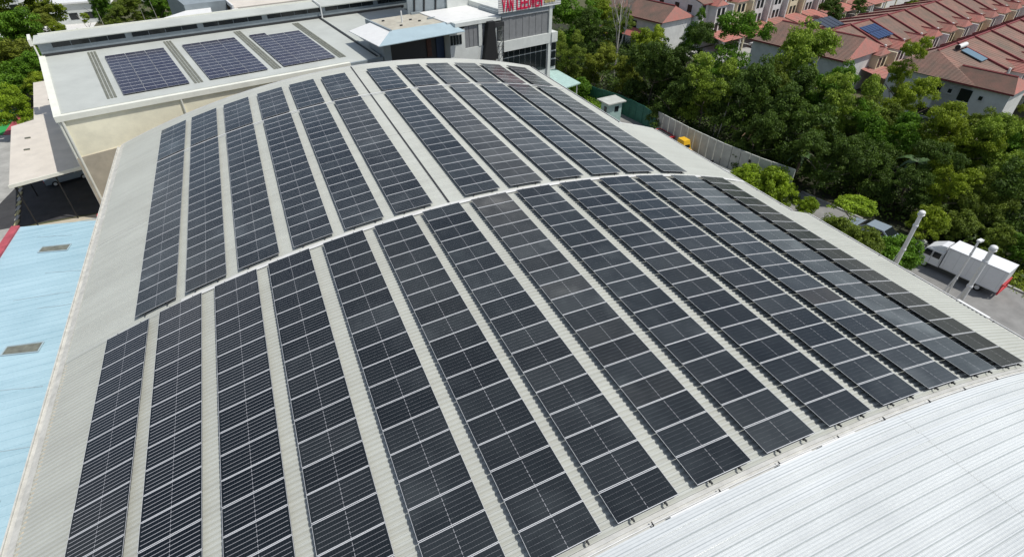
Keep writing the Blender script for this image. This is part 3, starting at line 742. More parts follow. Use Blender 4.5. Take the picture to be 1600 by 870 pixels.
# black hood and steel ladder tower
b = MB(T=E); b.hexa([(44.6, -1.6, -4.3), (46.7, -1.6, -4.3), (46.7, -.9, -4.3), (44.6, -.9, -4.3), (45.4, -1.6, .25), (46.3, -1.6, .25), (46.3, -.9, .25), (45.4, -.9, .25)]); part(b, 'dark_hood', 'black', ob)
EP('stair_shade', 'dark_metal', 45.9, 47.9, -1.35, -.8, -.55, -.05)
b = MB(T=E)
for x in (46.85, 47.75):
    b.tube((x, -1.4, -9), (x, -1.4, -.5), .05, n=6)
for k in range(9):
    z = -8.6 + k * .95; b.tube((46.85, -1.4, z), (47.75, -1.4, z), .035, n=6); b.tube((46.85, -1.4, z), (47.75, -1.4, z + .95 if k < 8 else z), .03, n=6)
part(b, 'ladder_tower', 'dark_metal', ob)
EP('pier', 'office_wall', 46.6, 46.8, -1.3, -.8, G, -.6)
# sign
sg = thing('rooftop_sign', 'white louvred rooftop sign with tall crimson letters and gold ones', 'sign', E(52, -1.1, 1))
for k in range(10):
    b = MB(T=E); b.box(47.1, 57.2, -1.28, -1.2, .92 + k * .24, .92 + k * .24 + .17); part(b, 'slat', 'white_metal', sg)
b = MB(T=E); b.box(47.2, 57.1, -1.18, -1.1, .9, 3.3); part(b, 'backing', 'grey_clad', sg)
def letters(txt, x0, w, z0, h, mt):
    x = x0
    for ch in txt:
        if ch == ' ': x += w * .7; continue
        cu = bpy.data.curves.new('letter', 'FONT'); cu.body = ch; cu.extrude = .05; cu.offset = .012
        ob_ = bpy.data.objects.new('tmp', cu); C.objects.link(ob_)
        bpy.context.view_layer.update()
        me = bpy.data.meshes.new_from_object(ob_.evaluated_get(bpy.context.evaluated_depsgraph_get()))
        C.objects.unlink(ob_); bpy.data.objects.remove(ob_)
        xs = [v.co.x for v in me.vertices]; ys = [v.co.y for v in me.vertices]
        sxx = (w * .84) / (max(xs) - min(xs)); syy = h / (max(ys) - min(ys)); mx_, my_ = min(xs), min(ys)
        for v in me.vertices:
            lx_, ly_, lz_ = (v.co.x - mx_) * sxx, (v.co.y - my_) * syy, v.co.z
            p = Vector(E(x + lx_, -1.33 - lz_, z0 + ly_)) - Vector(sg.location); v.co = p
        me.materials.clear(); me.materials.append(M[mt]); me.update()
        link('letter', me, sg); x += w
letters('VAN LEEUWEN', 47.65, .60, 1.05, 1.5, 'sign_red')
letters('GROUP', 54.35, .42, 1.35, .8, 'gold')

# small roofs behind the cream hall
rb = thing('rear_hall', 'beige roofed hall with white fascia just behind the cream hall', 'hall', E(28, 34, G))
b = MB(T=E); b.box(22.3, 44, 24, 44, G, .1); part(b, 'wall', 'tan', rb)
b = MB(T=E); b.hexa([(22.0, 23.6, .35), (44, 23.6, .35), (44, 46, 1.9), (22, 46, 1.9), (22, 23.6, .62), (44, 23.6, .62), (44, 46, 2.1), (22, 46, 2.1)]); part(b, 'roof', 'annex', rb)
b = MB(T=E); b.box(21.6, 22.4, 23.3, 24.1, -3, .5); part(b, 'white_post', 'white_metal', rb)
b = MB(T=E); b.box(16.5, 21.6, 26, 40, G, 1.2); part(b, 'dark_side_wall', 'grey_clad', rb)
b = MB(T=E); b.hexa([(21.7, 23.4, .5), (21.9, 23.4, .5), (21.9, 46, 2.0), (21.7, 46, 2.0), (21.7, 23.4, 1.0), (21.9, 23.4, 1.0), (21.9, 46, 2.6), (21.7, 46, 2.6)]); part(b, 'fascia', 'white_metal', rb)
sh = thing('white_shed', 'small white gabled shed roof peeking over the left end of the cream hall', 'shed', E(17, 27, G))
b = MB(T=E); b.hexa([(12.6, 22.9, .3), (19.0, 22.9, .3), (20.0, 28.4, .5), (19.6, 28.4, .5), (12.6, 22.9, .42), (19, 22.9, .42), (20.0, 28.4, .62), (19.6, 28.4, .62)]); part(b, 'roof', 'white_metal', sh)
b = MB(T=E); b.prism([(13, 23), (19, 23), (19.8, 28), (19.6, 28.2)], G, .3); part(b, 'wall', 'tan', sh)

# guard canopy, booth, fences
gc = thing('entrance_canopy', 'thin pale canopy roof at the foot of the office building', 'canopy', (28.5, 42.5, G))
b = MB(); b.prism([(26.6, 38.2), (29.6, 39.2), (29.4, 47.4), (27, 47.6)], -8.65, -8.5); part(b, 'roof', 'mint', gc)
for p in ((27, 38.6), (29.3, 39.6), (29.1, 47)):
    b = MB(); b.tube((*p, G), (*p, -8.65), .07); part(b, 'post', 'white_metal', gc)
bo = thing('guard_booth', 'small guard booth with a flat grey roof and mint walls inside the green fence', 'booth', (32, 34.4, G))
b = MB(); b.prism([(30.4, 33.0), (33.4, 33.3), (33.3, 35.9), (30.2, 35.6)], -9.82, -9.66); part(b, 'roof', 'fence', bo)
b = MB(); b.box(30.8, 32.9, 33.5, 35.3, G, -9.82); part(b, 'wall', 'mint', bo)
b = MB(); b.box(30.76, 30.8, 33.9, 34.5, G + .1, -10.4); part(b, 'door', 'win', bo)
b = MB(); b.box(31.8, 32.4, 33.46, 33.5, -11.0, -10.3); part(b, 'window', 'win', bo)
gf = thing('green_fence', 'dark green sheet fence between the guard booth and the concrete wall', 'fence', (34.6, 32, G))
fp = [(31.5, 47), (33.0, 40.5), (34.6, 35.6), (35.0, 31.5), (34.55, 28.0)]
for (ax, ay), (bx, by) in zip(fp[:-1], fp[1:]):
    n_ = max(1, int(math.hypot(bx - ax, by - ay) / 1.2))
    for k in range(n_):
        t0, t1 = k / n_, (k + 1) / n_ - .01
        x0, y0, x1, y1 = ax + (bx - ax) * t0, ay + (by - ay) * t0, ax + (bx - ax) * t1, ay + (by - ay) * t1
        hh = -10.0 + rnd(-.04, .04)
        b = MB(); b.prism([(x0, y0), (x0 + .05, y0), (x1 + .05, y1), (x1, y1)], G, hh); part(b, 'fence_panel', 'green_fence', gf)
        b = MB(); b.tube((x0 - .03, y0, G), (x0 - .03, y0, hh + .05), .04, n=6); part(b, 'post', 'green_fence', gf)
cf = thing('concrete_fence', 'long grey precast concrete panel wall between the yard and the trees', 'wall', (36, 16, G))
fp = [(34.55, 27.8), (34.8, 22), (35.4, 16.5), (36.4, 12), (37.6, 8.2)]
for (ax, ay), (bx, by) in zip(fp[:-1], fp[1:]):
    n_ = max(1, int(round(math.hypot(bx - ax, by - ay) / 1.15)))
    for k in range(n_):
        t0, t1 = k / n_, (k + 1) / n_ - .018
        x0, y0, x1, y1 = ax + (bx - ax) * t0, ay + (by - ay) * t0, ax + (bx - ax) * t1, ay + (by - ay) * t1
        of = rnd(0, .012)
        b = MB(); b.prism([(x0 + of, y0), (x0 + .12 + of, y0), (x1 + .12 + of, y1), (x1 + of, y1)], G, -9.5 + rnd(-.015, .015)); part(b, 'wall_panel', 'fence', cf)
for (x, y) in ((36.15, 12.9), (36.85, 10.6)):
    b = MB(); b.box(x - .03, x + .03, y, y + .28, -10.5, -10.15); part(b, 'vent_hole', 'black', cf)

# lamp posts / vent poles by the eave
def pole(x, y, ztop, r, label, head):
    t = thing('vent_pole', label, 'pole', (x, y, G), 'white poles by the right eave')
    b = MB(); b.tube((x, y, G), (x, y, ztop), r, r * .9, n=16); part(b, 'pipe', 'white_metal', t, smooth=50)
    for z in (ztop - 3.0, ztop - 1.0, ztop - 5.2):
        b = MB(); b.tube((x, y, z), (x, y, z + .12), r * 1.18, n=16); part(b, 'collar', 'alu', t, smooth=50)
    b = MB()
    if head:
        b.sphere((x, y, ztop + .10), r * 1.5, 16, 10, sz=.75)
        b.tube((x, y, ztop - .16), (x, y, ztop - .04), r * 1.2, r * 1.6, n=16)
    else:
        b.box(x - .05, x + .35, y - .12, y + .12, ztop, ztop + .12)
    part(b, 'cowl' if head else 'lamp_head', 'white_metal', t, smooth=50)
    for d in ((-.5, .3), (.4, .45)):
        b = MB(); b.tube((x + d[0] * 1.0, y + d[1] * 1.0, ztop - 5.5), (x, y, ztop - 2.2), .022, n=6); part(b, 'stay', 'alu', t)
pole(28.6, -9.0, -3.35, .145, 'white pole with a rounded cowl standing alone, left of the truck', True)
pole(28.6, -13.75, -3.35, .15, 'white pole with a rounded cowl in front of the truck box', True)
pole(28.6, -12.85, -3.35, .07, 'thin grey lamp pole in front of the truck, between cowled pole and cab', False)

# ------------------------------------------------------------------ vehicles
def wheel(t, x, y, r, w, z0=0):
    b = MB(); b.tube((x, y - w / 2, z0 + r), (x, y + w / 2, z0 + r), r, n=18); o = lpart(b, 'wheel', 'rubber', t, smooth=40)
    b = MB(); b.tube((x, y - w / 2 - .01, z0 + r), (x, y + w / 2 + .01, z0 + r), r * .55, n=14); o2 = link('rim', b.mesh('rim', 'alu', (0, 0, 0), 40), o)
def profile_body(t, name, prof, w, mt, y0=None, label=None, taper=0.0):
    """extrude an (x, z) outline across the width"""
    b = MB(); n = len(prof); i = len(b.v)
    zmax = max(p[1] for p in prof)
    for sgn in (-1, 1):
        for (x, z) in prof:
            f = 1 - taper * max(0, (z - .9)) / max(.01, zmax - .9)
            b.v.append(Vector((x, sgn * w / 2 * f, z)))
    b.f.append(tuple(range(n))); b.m.append(0); b.f.append(tuple(reversed(range(n, 2 * n)))); b.m.append(0)
    for k in range(n):
        k2 = (k + 1) % n; b.f.append((k2, k, n + k, n + k2)); b.m.append(0)
    return lpart(b, name, mt, t, label=label)
def car(label, loc, rz, paint, name='parked_car', van=False):
    t = thing(name, label, 'car' if not van else 'van', loc, None, rz)
    if van: pr = [(-2.3, .35), (2.25, .35), (2.35, .8), (2.1, 1.05), (1.5, 1.25), (.9, 1.9), (-2.2, 1.95), (-2.35, 1.2)]
    else: pr = [(-2.15, .35), (2.1, .35), (2.2, .62), (2.0, .82), (1.0, .95), (.35, 1.42), (-1.2, 1.46), (-1.9, 1.0), (-2.2, .9)]
    profile_body(t, 'body', pr, 1.72, paint, taper=.14)
    top = 1.9 if van else 1.42
    for sgn in (-1, 1):
        b = MB(); y = sgn * (.80 if not van else .80)
        if van: q = [(-2.0, 1.25), (1.25, 1.25), (.8, 1.78), (-2.0, 1.8)]
        else: q = [(-1.6, 1.02), (.75, 1.0), (.3, 1.36), (-1.1, 1.38)]
        pts = [(x, sgn * (.86 * (1 - .14 * max(0, z - .9) / (top - .9 + .05)) + .008), z) for x, z in q]
        b.face(pts if sgn < 0 else pts[::-1]); lpart(b, 'side_window', 'win', t)
    b = MB()
    if van: b.face([(1.52, -.78, 1.28), (1.52, .78, 1.28), (.93, .72, 1.88), (.93, -.72, 1.88)])
    else: b.face([(1.02, -.78, .99), (1.02, .78, .99), (.38, .70, 1.41), (.38, -.70, 1.41)])
    for v in b.v: v += Vector((.015, 0, .015))
    lpart(b, 'windscreen', 'win', t)
    if not van:
        b = MB(); b.face([(-1.24, -.68, 1.455), (-1.24, .68, 1.455), (-1.88, .76, 1.04), (-1.88, -.76, 1.04)][::-1])
        for v in b.v: v += Vector((-.015, 0, .015))
        lpart(b, 'rear_window', 'win', t)
    for x in (-1.35, 1.35):
        for y in (-.78, .78): wheel(t, x, y, .31, .2)
    for y in (-.62, .62):
        b = MB(); b.box(2.08, 2.2, y - .18, y + .18, .6, .76); lpart(b, 'headlight', 'alu', t)
        b = MB(); b.box(-2.24, -2.14, y - .16, y + .16, .7, .86); lpart(b, 'tail_light', 'red', t)
    return t
hd = math.radians(100.5)
def truck():
    t = thing('box_truck', 'white box truck with crew cab and red tail frame parked under the trees', 'truck', (39.75, -8.9, G + .02), None, hd)
    # x forward; length 6.4, box rear at -2.9
    b = MB(); b.box(-2.75, 1.55, -.92, .92, .66, 2.62); lpart(b, 'cargo_box', 'white_paint', t)
    b = MB(); b.box(-2.78, 1.58, -.95, .95, 2.62, 2.68); lpart(b, 'box_roof', 'white_paint', t)
    for x in (-2.6, -1.5, -.4, .6, 1.35):
        b = MB(); b.box(x, x + .03, .92, .935, .9, 2.6); lpart(b, 'box_seam', 'alu', t)
    for z in (.66, 2.55):
        b = MB(); b.box(-2.76, 1.56, .92, .945, z, z + .09); lpart(b, 'box_rail', 'alu', t)
    b = MB(); b.box(-2.7, 3.3, -.35, .35, .5, .78); lpart(b, 'chassis', 'dark_metal', t)
    pr = [(1.65, .55), (3.55, .55), (3.62, .95), (3.50, 1.2), (3.1, 1.82), (2.85, 1.95), (1.7, 1.95)]
    profile_body(t, 'cab', pr, 1.66, 'white_paint', taper=.06)
    b = MB(); b.hexa([(1.75, -.72, 1.95), (3.0, -.72, 1.93), (3.0, .72, 1.93), (1.75, .72, 1.95), (1.75, -.66, 2.5), (2.2, -.62, 2.42), (2.2, .62, 2.42), (1.75, .66, 2.5)]); lpart(b, 'wind_deflector', 'white_paint', t)
    b = MB(); b.face([(3.52, -.74, 1.22), (3.52, .74, 1.22), (3.12, .70, 1.80), (3.12, -.70, 1.80)]); lpart(b, 'windscreen', 'win', t)
    for v in t.children[-1].data.vertices: v.co += Vector((.015, 0, .01))
    for sgn in (-1, 1):
        for (x0, x1, xt) in ((1.85, 2.42, 2.42), (2.55, 3.30, 3.02)):
            pts = [(x0, sgn * .825, 1.25), (x1, sgn * .825, 1.25), (xt, sgn * .80, 1.78), (x0, sgn * .80, 1.78)]
            b = MB(); b.face(pts if sgn < 0 else pts[::-1]); 
            for v in b.v: v.y += sgn * .012
            lpart(b, 'side_window', 'win', t)
        for x in (2.48, 1.72):
            b = MB(); b.box(x, x + .015, sgn * .838 - .004, sgn * .838 + .004, .62, 1.8); lpart(b, 'door_seam', 'dark_metal', t)
        b = MB(); b.box(3.2, 3.3, sgn * .95 - .05, sgn * .95 + .05, 1.25, 1.65); b.tube((3.2, sgn * .82, 1.5), (3.25, sgn * .95, 1.5), .02, n=6); lpart(b, 'mirror', 'dark_metal', t)
        b = MB(); b.box(3.56, 3.64, sgn * .6 - .16, sgn * .6 + .16, .72, .92); lpart(b, 'headlight', 'alu', t)
    b = MB(); b.box(3.55, 3.68, -.82, .82, .42, .66); lpart(b, 'bumper', 'alu', t)
    for x, r in ((2.75, .36), (-1.45, .33)):
        for y in (-.66, .66): wheel(t, x, y, r, .22)
    b = MB(); b.tube((-2.84, -.9, .5), (-2.84, .9, .5), .05); b.tube((-2.84, -.9, .5), (-2.84, -.9, 1.5), .05); b.tube((-2.84, .9, .5), (-2.84, .9, 1.5), .05)
    b.box(-2.90, -2.80, -.9, .9, .55, .68); b.tube((-2.84, -.9, .6), (-2.84, .9, 1.5), .04); b.tube((-2.84, .9, .6), (-2.84, -.9, 1.5), .04); b.tube((-2.84, -.9, 1.5), (-2.84, .9, 1.5), .04)
    lpart(b, 'tail_frame', 'red', t)
    b = MB(); b.box(-2.775, -2.755, -.86, .86, .86, 2.6); lpart(b, 'rear_door', 'alu', t)
    b = MB(); b.box(1.7, 2.0, -.8, -.6, .5, .85); lpart(b, 'fuel_tank', 'alu', t)
truck()
car('blue grey car parked in deep shade between the bushes and the wood', (38.5, -1.0, G + .02), hd, 'grey_paint')
car('blue grey car in deep shade under the beige carport', (-33.2, 43.9, G + .03), math.radians(18), 'grey_paint')
car('small white car in front of the terrace carports', E(107.5, -1.6, G + .05), EROT + math.pi / 2, 'white_paint')
car('red car on the terrace street beside the white car', E(112.5, -2.2, G + .05), EROT + math.pi / 2, 'red')
car('white car parked far along the terrace street', E(130, -4.8, G + .05), EROT, 'white_paint')
car('white car on the back lane between the two nearer terraces', E(150, -29.2, G + .05), EROT, 'white_paint')

# yellow skip loader and red bin beside the concrete wall
sk = thing('skip_loader', 'small yellow loader cab showing over the eave beside the concrete wall', 'loader', (33.6, 20.9, G))
b = MB(); b.box(32.8, 34.1, 19.9, 22.2, G + .35, G + 1.1); part(b, 'body', 'yellow', sk)
b = MB(); b.hexa([(32.9, 20.1, G + 1.1), (34.0, 20.1, G + 1.1), (34.0, 21.6, G + 1.1), (32.9, 21.6, G + 1.1), (33.0, 20.4, G + 2.2), (33.9, 20.4, G + 2.2), (33.9, 21.5, G + 2.2), (33.0, 21.5, G + 2.2)]); part(b, 'cab', 'yellow', sk)
b = MB(); b.hexa([(32.93, 20.3, G + 1.3), (32.96, 20.3, G + 1.3), (32.96, 21.4, G + 1.3), (32.93, 21.4, G + 1.3), (32.99, 20.5, G + 2.0), (33.02, 20.5, G + 2.0), (33.02, 21.3, G + 2.0), (32.99, 21.3, G + 2.0)]); part(b, 'window', 'win', sk)
b = MB(); b.hexa([(33.0, 20.15, G + 1.35), (33.9, 20.15, G + 1.35), (33.9, 20.2, G + 1.35), (33.0, 20.2, G + 1.35), (33.1, 20.36, G + 2.0), (33.8, 20.36, G + 2.0), (33.8, 20.4, G + 2.0), (33.1, 20.4, G + 2.0)]); part(b, 'windscreen', 'win', sk)
for y in (20.3, 21.8):
    b = MB(); b.tube((32.7, y, G + .4), (34.2, y, G + .4), .4, n=14); part(b, 'wheel', 'rubber', sk, smooth=40)
rbn = thing('red_container', 'red open container against the concrete wall next to the green fence', 'container', (33.9, 25.2, G))
b = MB(); b.hexa([(33.2, 24.0, G + .1), (34.3, 24.0, G + .1), (34.3, 26.4, G + .1), (33.2, 26.4, G + .1), (33.0, 23.7, G + 1.3), (34.4, 23.7, G + 1.3), (34.4, 26.6, G + 1.3), (33.0, 26.6, G + 1.3)]); part(b, 'body', 'red', rbn)
b = MB(); b.box(33.15, 34.25, 23.9, 26.4, G + 1.3, G + 1.32); part(b, 'load', 'dark_metal', rbn)
b = MB(); b.box(32.95, 34.45, 23.62, 23.72, G + 1.2, G + 1.34); part(b, 'rim', 'red', rbn)
# pipes and boards stacked by the wall
pk = thing('pipe_stack', 'stack of grey pipes and boards lying along the concrete wall', 'pipes', (34.2, 14, G))
for k in range(6):
    b = MB(); xx = 33.8 + k * .16; b.tube((xx + .2, 11.2 + rnd(-.4, .4), G + .9 + .04 * k), (xx - .8, 18.0 + rnd(-.5, .5), G + .9), .06, n=8); part(b, 'pipe', ['alu', 'white_metal', 'fence'][k % 3], pk)
for y in (12.0, 14.5, 17):
    b = MB(); b.box(33.4, 34.9, y, y + .1, G, G + .86); part(b, 'trestle', 'dark_metal', pk)
# red barrow by the left wall
fk = thing('red_trolley', 'small red trolley with a white handle beside the left wall of the warehouse', 'trolley', (-28.0, 31.8, G))
b = MB(); b.hexa([(-28.7, 31.6, G + .5), (-27.6, 31.9, G + .5), (-27.7, 32.6, G + .5), (-28.8, 32.3, G + .5), (-28.8, 31.5, G + .8), (-27.5, 31.8, G + .8), (-27.6, 32.7, G + .8), (-28.9, 32.4, G + .8)]); part(b, 'tray', 'red', fk)
b = MB(); b.tube((-28.2, 31.6, G + .6), (-27.6, 30.6, G + .9), .05); part(b, 'handle', 'white_metal', fk)
for p in ((-28.5, 31.8), (-27.8, 32.3)):
    b = MB(); b.tube((p[0], p[1] - .05, G + .25), (p[0], p[1] + .05, G + .25), .25, n=12); part(b, 'wheel', 'rubber', fk)

# ================================================================== TERRACED HOUSES
RID, EAV, LOWE = -4.9, -7.0, -12.5
def tiles(b, p00, p10, p11, p01, rows):
    """tiled slope: stepped courses. p00-p10 eave, p01-p11 ridge"""
    P00, P10, P11, P01 = map(Vector, (p00, p10, p11, p01))
    for k in range(rows):
        t0, t1 = k / rows, (k + 1) / rows
        a = P00.lerp(P01, t0); c = P10.lerp(P11, t0); d = P10.lerp(P11, t1); e = P00.lerp(P01, t1)
        up = Vector((0, 0, .05))
        i = b.add([a + up, c + up, d, e, a, c])
        b.f.append((i, i + 1, i + 2, i + 3)); b.m.append(0); b.f.append((i + 4, i + 5, i + 1, i)); b.m.append(0)
def house(t, a0, a1, bf, br, bb, sides=1, red=False, tone=(1, 1, 1), yellow=False, windows=True, gable=True, wf=-1, front=True, lift=0.0):
    """one terrace unit in the E frame. a along the row; bf front eave, br ridge, bb back eave"""
    EAV = globals()["EAV"] + lift; RID = globals()["RID"] + lift
    sg_ = 1 if bf < br else -1
    wall = 'house_yellow' if yellow else 'house_white'
    b = MB(T=E); y0, y1 = sorted((bf + sg_ * .5, bb - sg_ * .5)); b.box(a0 + .02, a1 - .02, y0, y1, G, EAV + .02); part(b, 'wall', wall, t)
    tm = 'tile_red' if red else 'tile'
    b = MB(T=E); tiles(b, (a0, bf, EAV), (a1, bf, EAV), (a1, br, RID), (a0, br, RID), 22); part(b, 'roof_slope', tm, t, color=tone)
    b = MB(T=E); tiles(b, (a1, bb, EAV), (a0, bb, EAV), (a0, br, RID), (a1, br, RID), 16); part(b, 'roof_slope', tm, t, color=tone)
    b = MB(T=E); b.face([(a0, bf + sg_ * .5, EAV), (a0, bb - sg_ * .5, EAV), (a0, br, RID - .05)]); b.face([(a1, bf + sg_ * .5, EAV), (a1, bb - sg_ * .5, EAV), (a1, br, RID - .05)]); part(b, 'gable_wall', wall, t)
    if windows == 'side':
        for (yy, zz) in ((br - 4.2, -6.4), (br - 1.2, -6.4), (br + 2.6, -6.4), (br - 4.2, -9.4), (br + .6, -9.4)):
            b = MB(T=E); b.box(a0 - .03, a0 + .02, yy - .5, yy + .5, zz, zz + 1.2); part(b, 'window', 'win', t)
    for (bo_, nm) in ((bf, 'front'), (bb, 'rear')):
        b = MB(T=E)
        for q, da in ((0, -.12), (1, .12)): pass
        e_ = EAV + .12
        b.hexa([(a1 - .13, bo_, EAV), (a1 + .13, bo_, EAV), (a1 + .13, br, RID), (a1 - .13, br, RID), (a1 - .13, bo_, EAV + .30), (a1 + .13, bo_, EAV + .30), (a1 + .13, br, RID + .28), (a1 - .13, br, RID + .28)]); part(b, 'party_coping', 'ridge', t)
    b = MB(T=E); b.box(a0, a1, br - .14, br + .14, RID - .1, RID + .14); part(b, 'ridge_cap', 'ridge', t)
    b = MB(T=E); b.box(a1 - .16, a1 + .16, bf - sg_ * .1 - .12, bf - sg_ * .1 + .12, EAV - .3, EAV + .42); part(b, 'coping_end', 'house_white', t)
    b = MB(T=E); yy = sorted((bf, bf + sg_ * .06)); b.box(a0, a1, yy[0], yy[1], EAV - .16, EAV + .02); part(b, 'fascia_board', 'ridge', t)
    if front:
        am = a0 + (a1 - a0) * .62
        # small porch gable
        if gable:
            f0 = bf - sg_ * 1.5
            zz = EAV + .55
            b = MB(T=E); tiles(b, (am - 1.7, f0, EAV - .4), (am - 1.7, bf + sg_ * 1.2, EAV - .4), (am, bf + sg_ * 1.8, zz), (am, f0 + sg_ * .5, zz), 7)
            tiles(b, (am + 1.7, bf + sg_ * 1.2, EAV - .4), (am + 1.7, f0, EAV - .4), (am, f0 + sg_ * .5, zz), (am, bf + sg_ * 1.8, zz), 7)
            b.face([(am - 1.7, f0, EAV - .38), (am + 1.7, f0, EAV - .38), (am, f0 + sg_ * .5, zz)])
            part(b, 'porch_gable', 'tile_red', t, color=tone)
            b = MB(T=E); b.tube((am, f0 + sg_ * .45, zz + .05), (am, bf + sg_ * 1.8, zz + .05), .09, n=6); part(b, 'porch_ridge', 'ridge', t)
            b = MB(T=E); yy = sorted((f0 + sg_ * .2, bf + sg_ * .6)); b.box(am - 1.45, am + 1.45, yy[0], yy[1], -9.6, EAV - .4); part(b, 'bay_wall', wall, t)
            for x in (-.7, .55):
                b = MB(T=E); yy = sorted((f0 + sg_ * .17, f0 + sg_ * .25)); b.box(am + x - .42, am + x + .42, yy[0], yy[1], EAV - 2.2, EAV - .8); part(b, 'window', 'win', t)
                if lift:
                    b = MB(T=E); b.box(am + x - .42, am + x + .42, yy[0], yy[1], EAV - 4.6, EAV - 3.2); part(b, 'window', 'win', t)
        b = MB(T=E); yy = sorted((bf - sg_ * 2.2, bf + sg_ * .6)); b.box(a1 - .25, a1 + .05, yy[0], yy[1], G, EAV - .3); part(b, 'party_wall', 'house_yellow' if yellow else 'house_white', t)
        for x, z in ((.9, -8.9), (.9, -11.6), (3.1, -11.6)) + (((.9, -6.1), (5.4, -8.9)) if lift else ()):
            b = MB(T=E); yy = sorted((bf + sg_ * .44, bf + sg_ * .52)); b.box(a0 + x - .45, a0 + x + .45, yy[0], yy[1], z, z + 1.25); part(b, 'window', 'win', t)
        # lower car porch
        pf = bf - sg_ * 5.6
        b = MB(T=E); tiles(b, (a0 + .3, pf, -10.1), (a1 - .3, pf, -10.1), (a1 - .3, bf, -9.2), (a0 + .3, bf, -9.2), 9); part(b, 'carport_roof', 'tile_red', t, color=tone)
        for x in (a0 + .5, a1 - .5):
            b = MB(T=E); b.box(x - .12, x + .12, pf + sg_ * .3 - .12, pf + sg_ * .3 + .12, G, -10.1); part(b, 'porch_pillar', wall, t)
tones = [(1, 1, 1), (1.08, 1.02, 1), (.92, .95, .95), (1.05, .98, .96), (.88, .92, .88)]
def mk(label, a, b_): return thing('terrace_house', label, 'house', E(a, b_, G), 'red tiled terraced houses')
OR2 = ['first', 'second', 'third', 'fourth', 'fifth', 'sixth', 'seventh', 'eighth', 'ninth', 'tenth', 'eleventh', 'twelfth']
# row B (middle terrace), ridge b=-17.9 ; unit pitch 6.1
for k in range(11):
    a0 = 98.0 + k * 6.1
    lab = 'middle terrace, %s house from its left end%s' % (OR2[k], {0: ', next to the leafy tree', 1: ' with blue solar panels beside the ridge'}.get(k, ''))
    t = mk(lab, a0 + 3, -18); house(t, a0, a0 + 6.1, -24.0, -17.9, -10.5, tone=tones[k % 5], yellow=(k % 2 == 0))
# row C (near terrace), ridge b=-32.7
for k in range(9):
    a0 = 99.4 + k * 6.1
    lab = 'nearest terrace, %s house from its left end%s' % (OR2[k], {1: ' with the solar water heater'}.get(k, ''))
    t = mk(lab, a0 + 3, -33)
    house(t, a0, a0 + 6.1, -40.0, -32.7, -28.9, tone=tones[(k + 2) % 5], gable=True, front=(k > 0))
# row A (far terrace), fronts face the street b<..
for k in range(11):
    a0 = 97.2 + k * 6.1
    lab = 'far terrace across the street, %s house from its left end' % OR2[k]
    t = mk(lab, a0 + 3, 18); house(t, a0, a0 + 6.1, 5.4, 12.6, 20.0, tone=tones[(k + 1) % 5], yellow=(k % 3 == 1), lift=2.3, windows='side' if k == 0 else True)
# row D farther away on the right, only roofs
for k in range(8):
    a0 = 150 + k * 6.1
    t = mk('farthest terrace at the upper right, %s house from its left end' % OR2[k], a0 + 3, 48); house(t, a0, a0 + 6.1, 43.0, 50.2, 57.4, tone=tones[(k + 3) % 5], front=True)
# end wings (cross ridges) of rows B, C and the detached end house of row A
def wing(label, a_l, a_r, b0, b1, red, wall, zr=RID, windows=()):
    t = thing('terrace_end_house', label, 'house', E((a_l + a_r) / 2, (b0 + b1) / 2, G), 'end houses of the terraces')
    am = (a_l + a_r) / 2
    b = MB(T=E); b.box(a_l + .4, a_r - .4, b0 + .4, b1 - .4, G, EAV + .02); part(b, 'wall', wall, t)
    b = MB(T=E); tiles(b, (a_l, b1, EAV), (a_l, b0, EAV), (am, b0 + 1.2, zr), (am, b1 - 1.2, zr), 22); part(b, 'roof_slope', 'tile', t, color=(1, 1, 1))
    b = MB(T=E); tiles(b, (a_r, b0, EAV), (a_r, b1, EAV), (am, b1 - 1.2, zr), (am, b0 + 1.2, zr), 22); part(b, 'roof_slope', 'tile', t, color=(1.1, .95, .93))
    b = MB(T=E); tiles(b, (a_l, b0, EAV), (a_r, b0, EAV), (am, b0 + 1.2, zr), (am, b0 + 1.2, zr), 14); part(b, 'hip_end', 'tile_red', t, color=(1, 1, 1))
    b = MB(T=E); tiles(b, (a_r, b1, EAV), (a_l, b1, EAV), (am, b1 - 1.2, zr), (am, b1 - 1.2, zr), 14); part(b, 'hip_end', 'tile_red', t, color=(1, 1, 1))
    b = MB(T=E); b.tube((am, b0 + 1.2, zr + .05), (am, b1 - 1.2, zr + .05), .15, n=6); part(b, 'ridge_cap', 'ridge', t)
    b = MB(T=E); b.box(a_l - .02, a_l + .05, b0, b1, EAV - .18, EAV + .02); part(b, 'fascia_board', 'ridge', t)
    for (y, z, w, h) in windows:
        b = MB(T=E); b.box(a_l + .34, a_l + .42, y - w / 2, y + w / 2, z, z + h); part(b, 'window', 'win', t)
        b = MB(T=E); b.box(a_l + .30, a_l + .40, y - w / 2 - .08, y + w / 2 + .08, z - .12, z - .03); part(b, 'sill', 'house_white', t)
    return t
wing('end house of the nearest terrace, shaded white side wall with two dark windows', 94.6, 101.2, -44.2, -35.5, False, 'house_white', RID - .85, ((-35.6, -9.2, 1.4, 1.5), (-39.2, -9.2, 1.4, 1.5), (-34.2, -8.6, .4, .5), (-37.4, -8.6, .4, .5), (-41, -8.6, .4, .5), (-35.5, -12.2, 2.2, 1.2)))
wing('end house of the middle terrace with a broad brown slope facing left', 91.8, 104.2, -24.6, -8.6, False, 'house_white')
t = wing('detached end house of the far terrace with red porch roofs and blue white walls', 88.4, 97.3, 7.0, 25.5, False, 'house_white', RID, ((14.0, -9.0, 1.3, 1.3), (19.5, -9.0, 1.3, 1.2), (22.0, -9.0, 1.0, 1.0), (16.5, -12.0, 1.3, 1.5)))
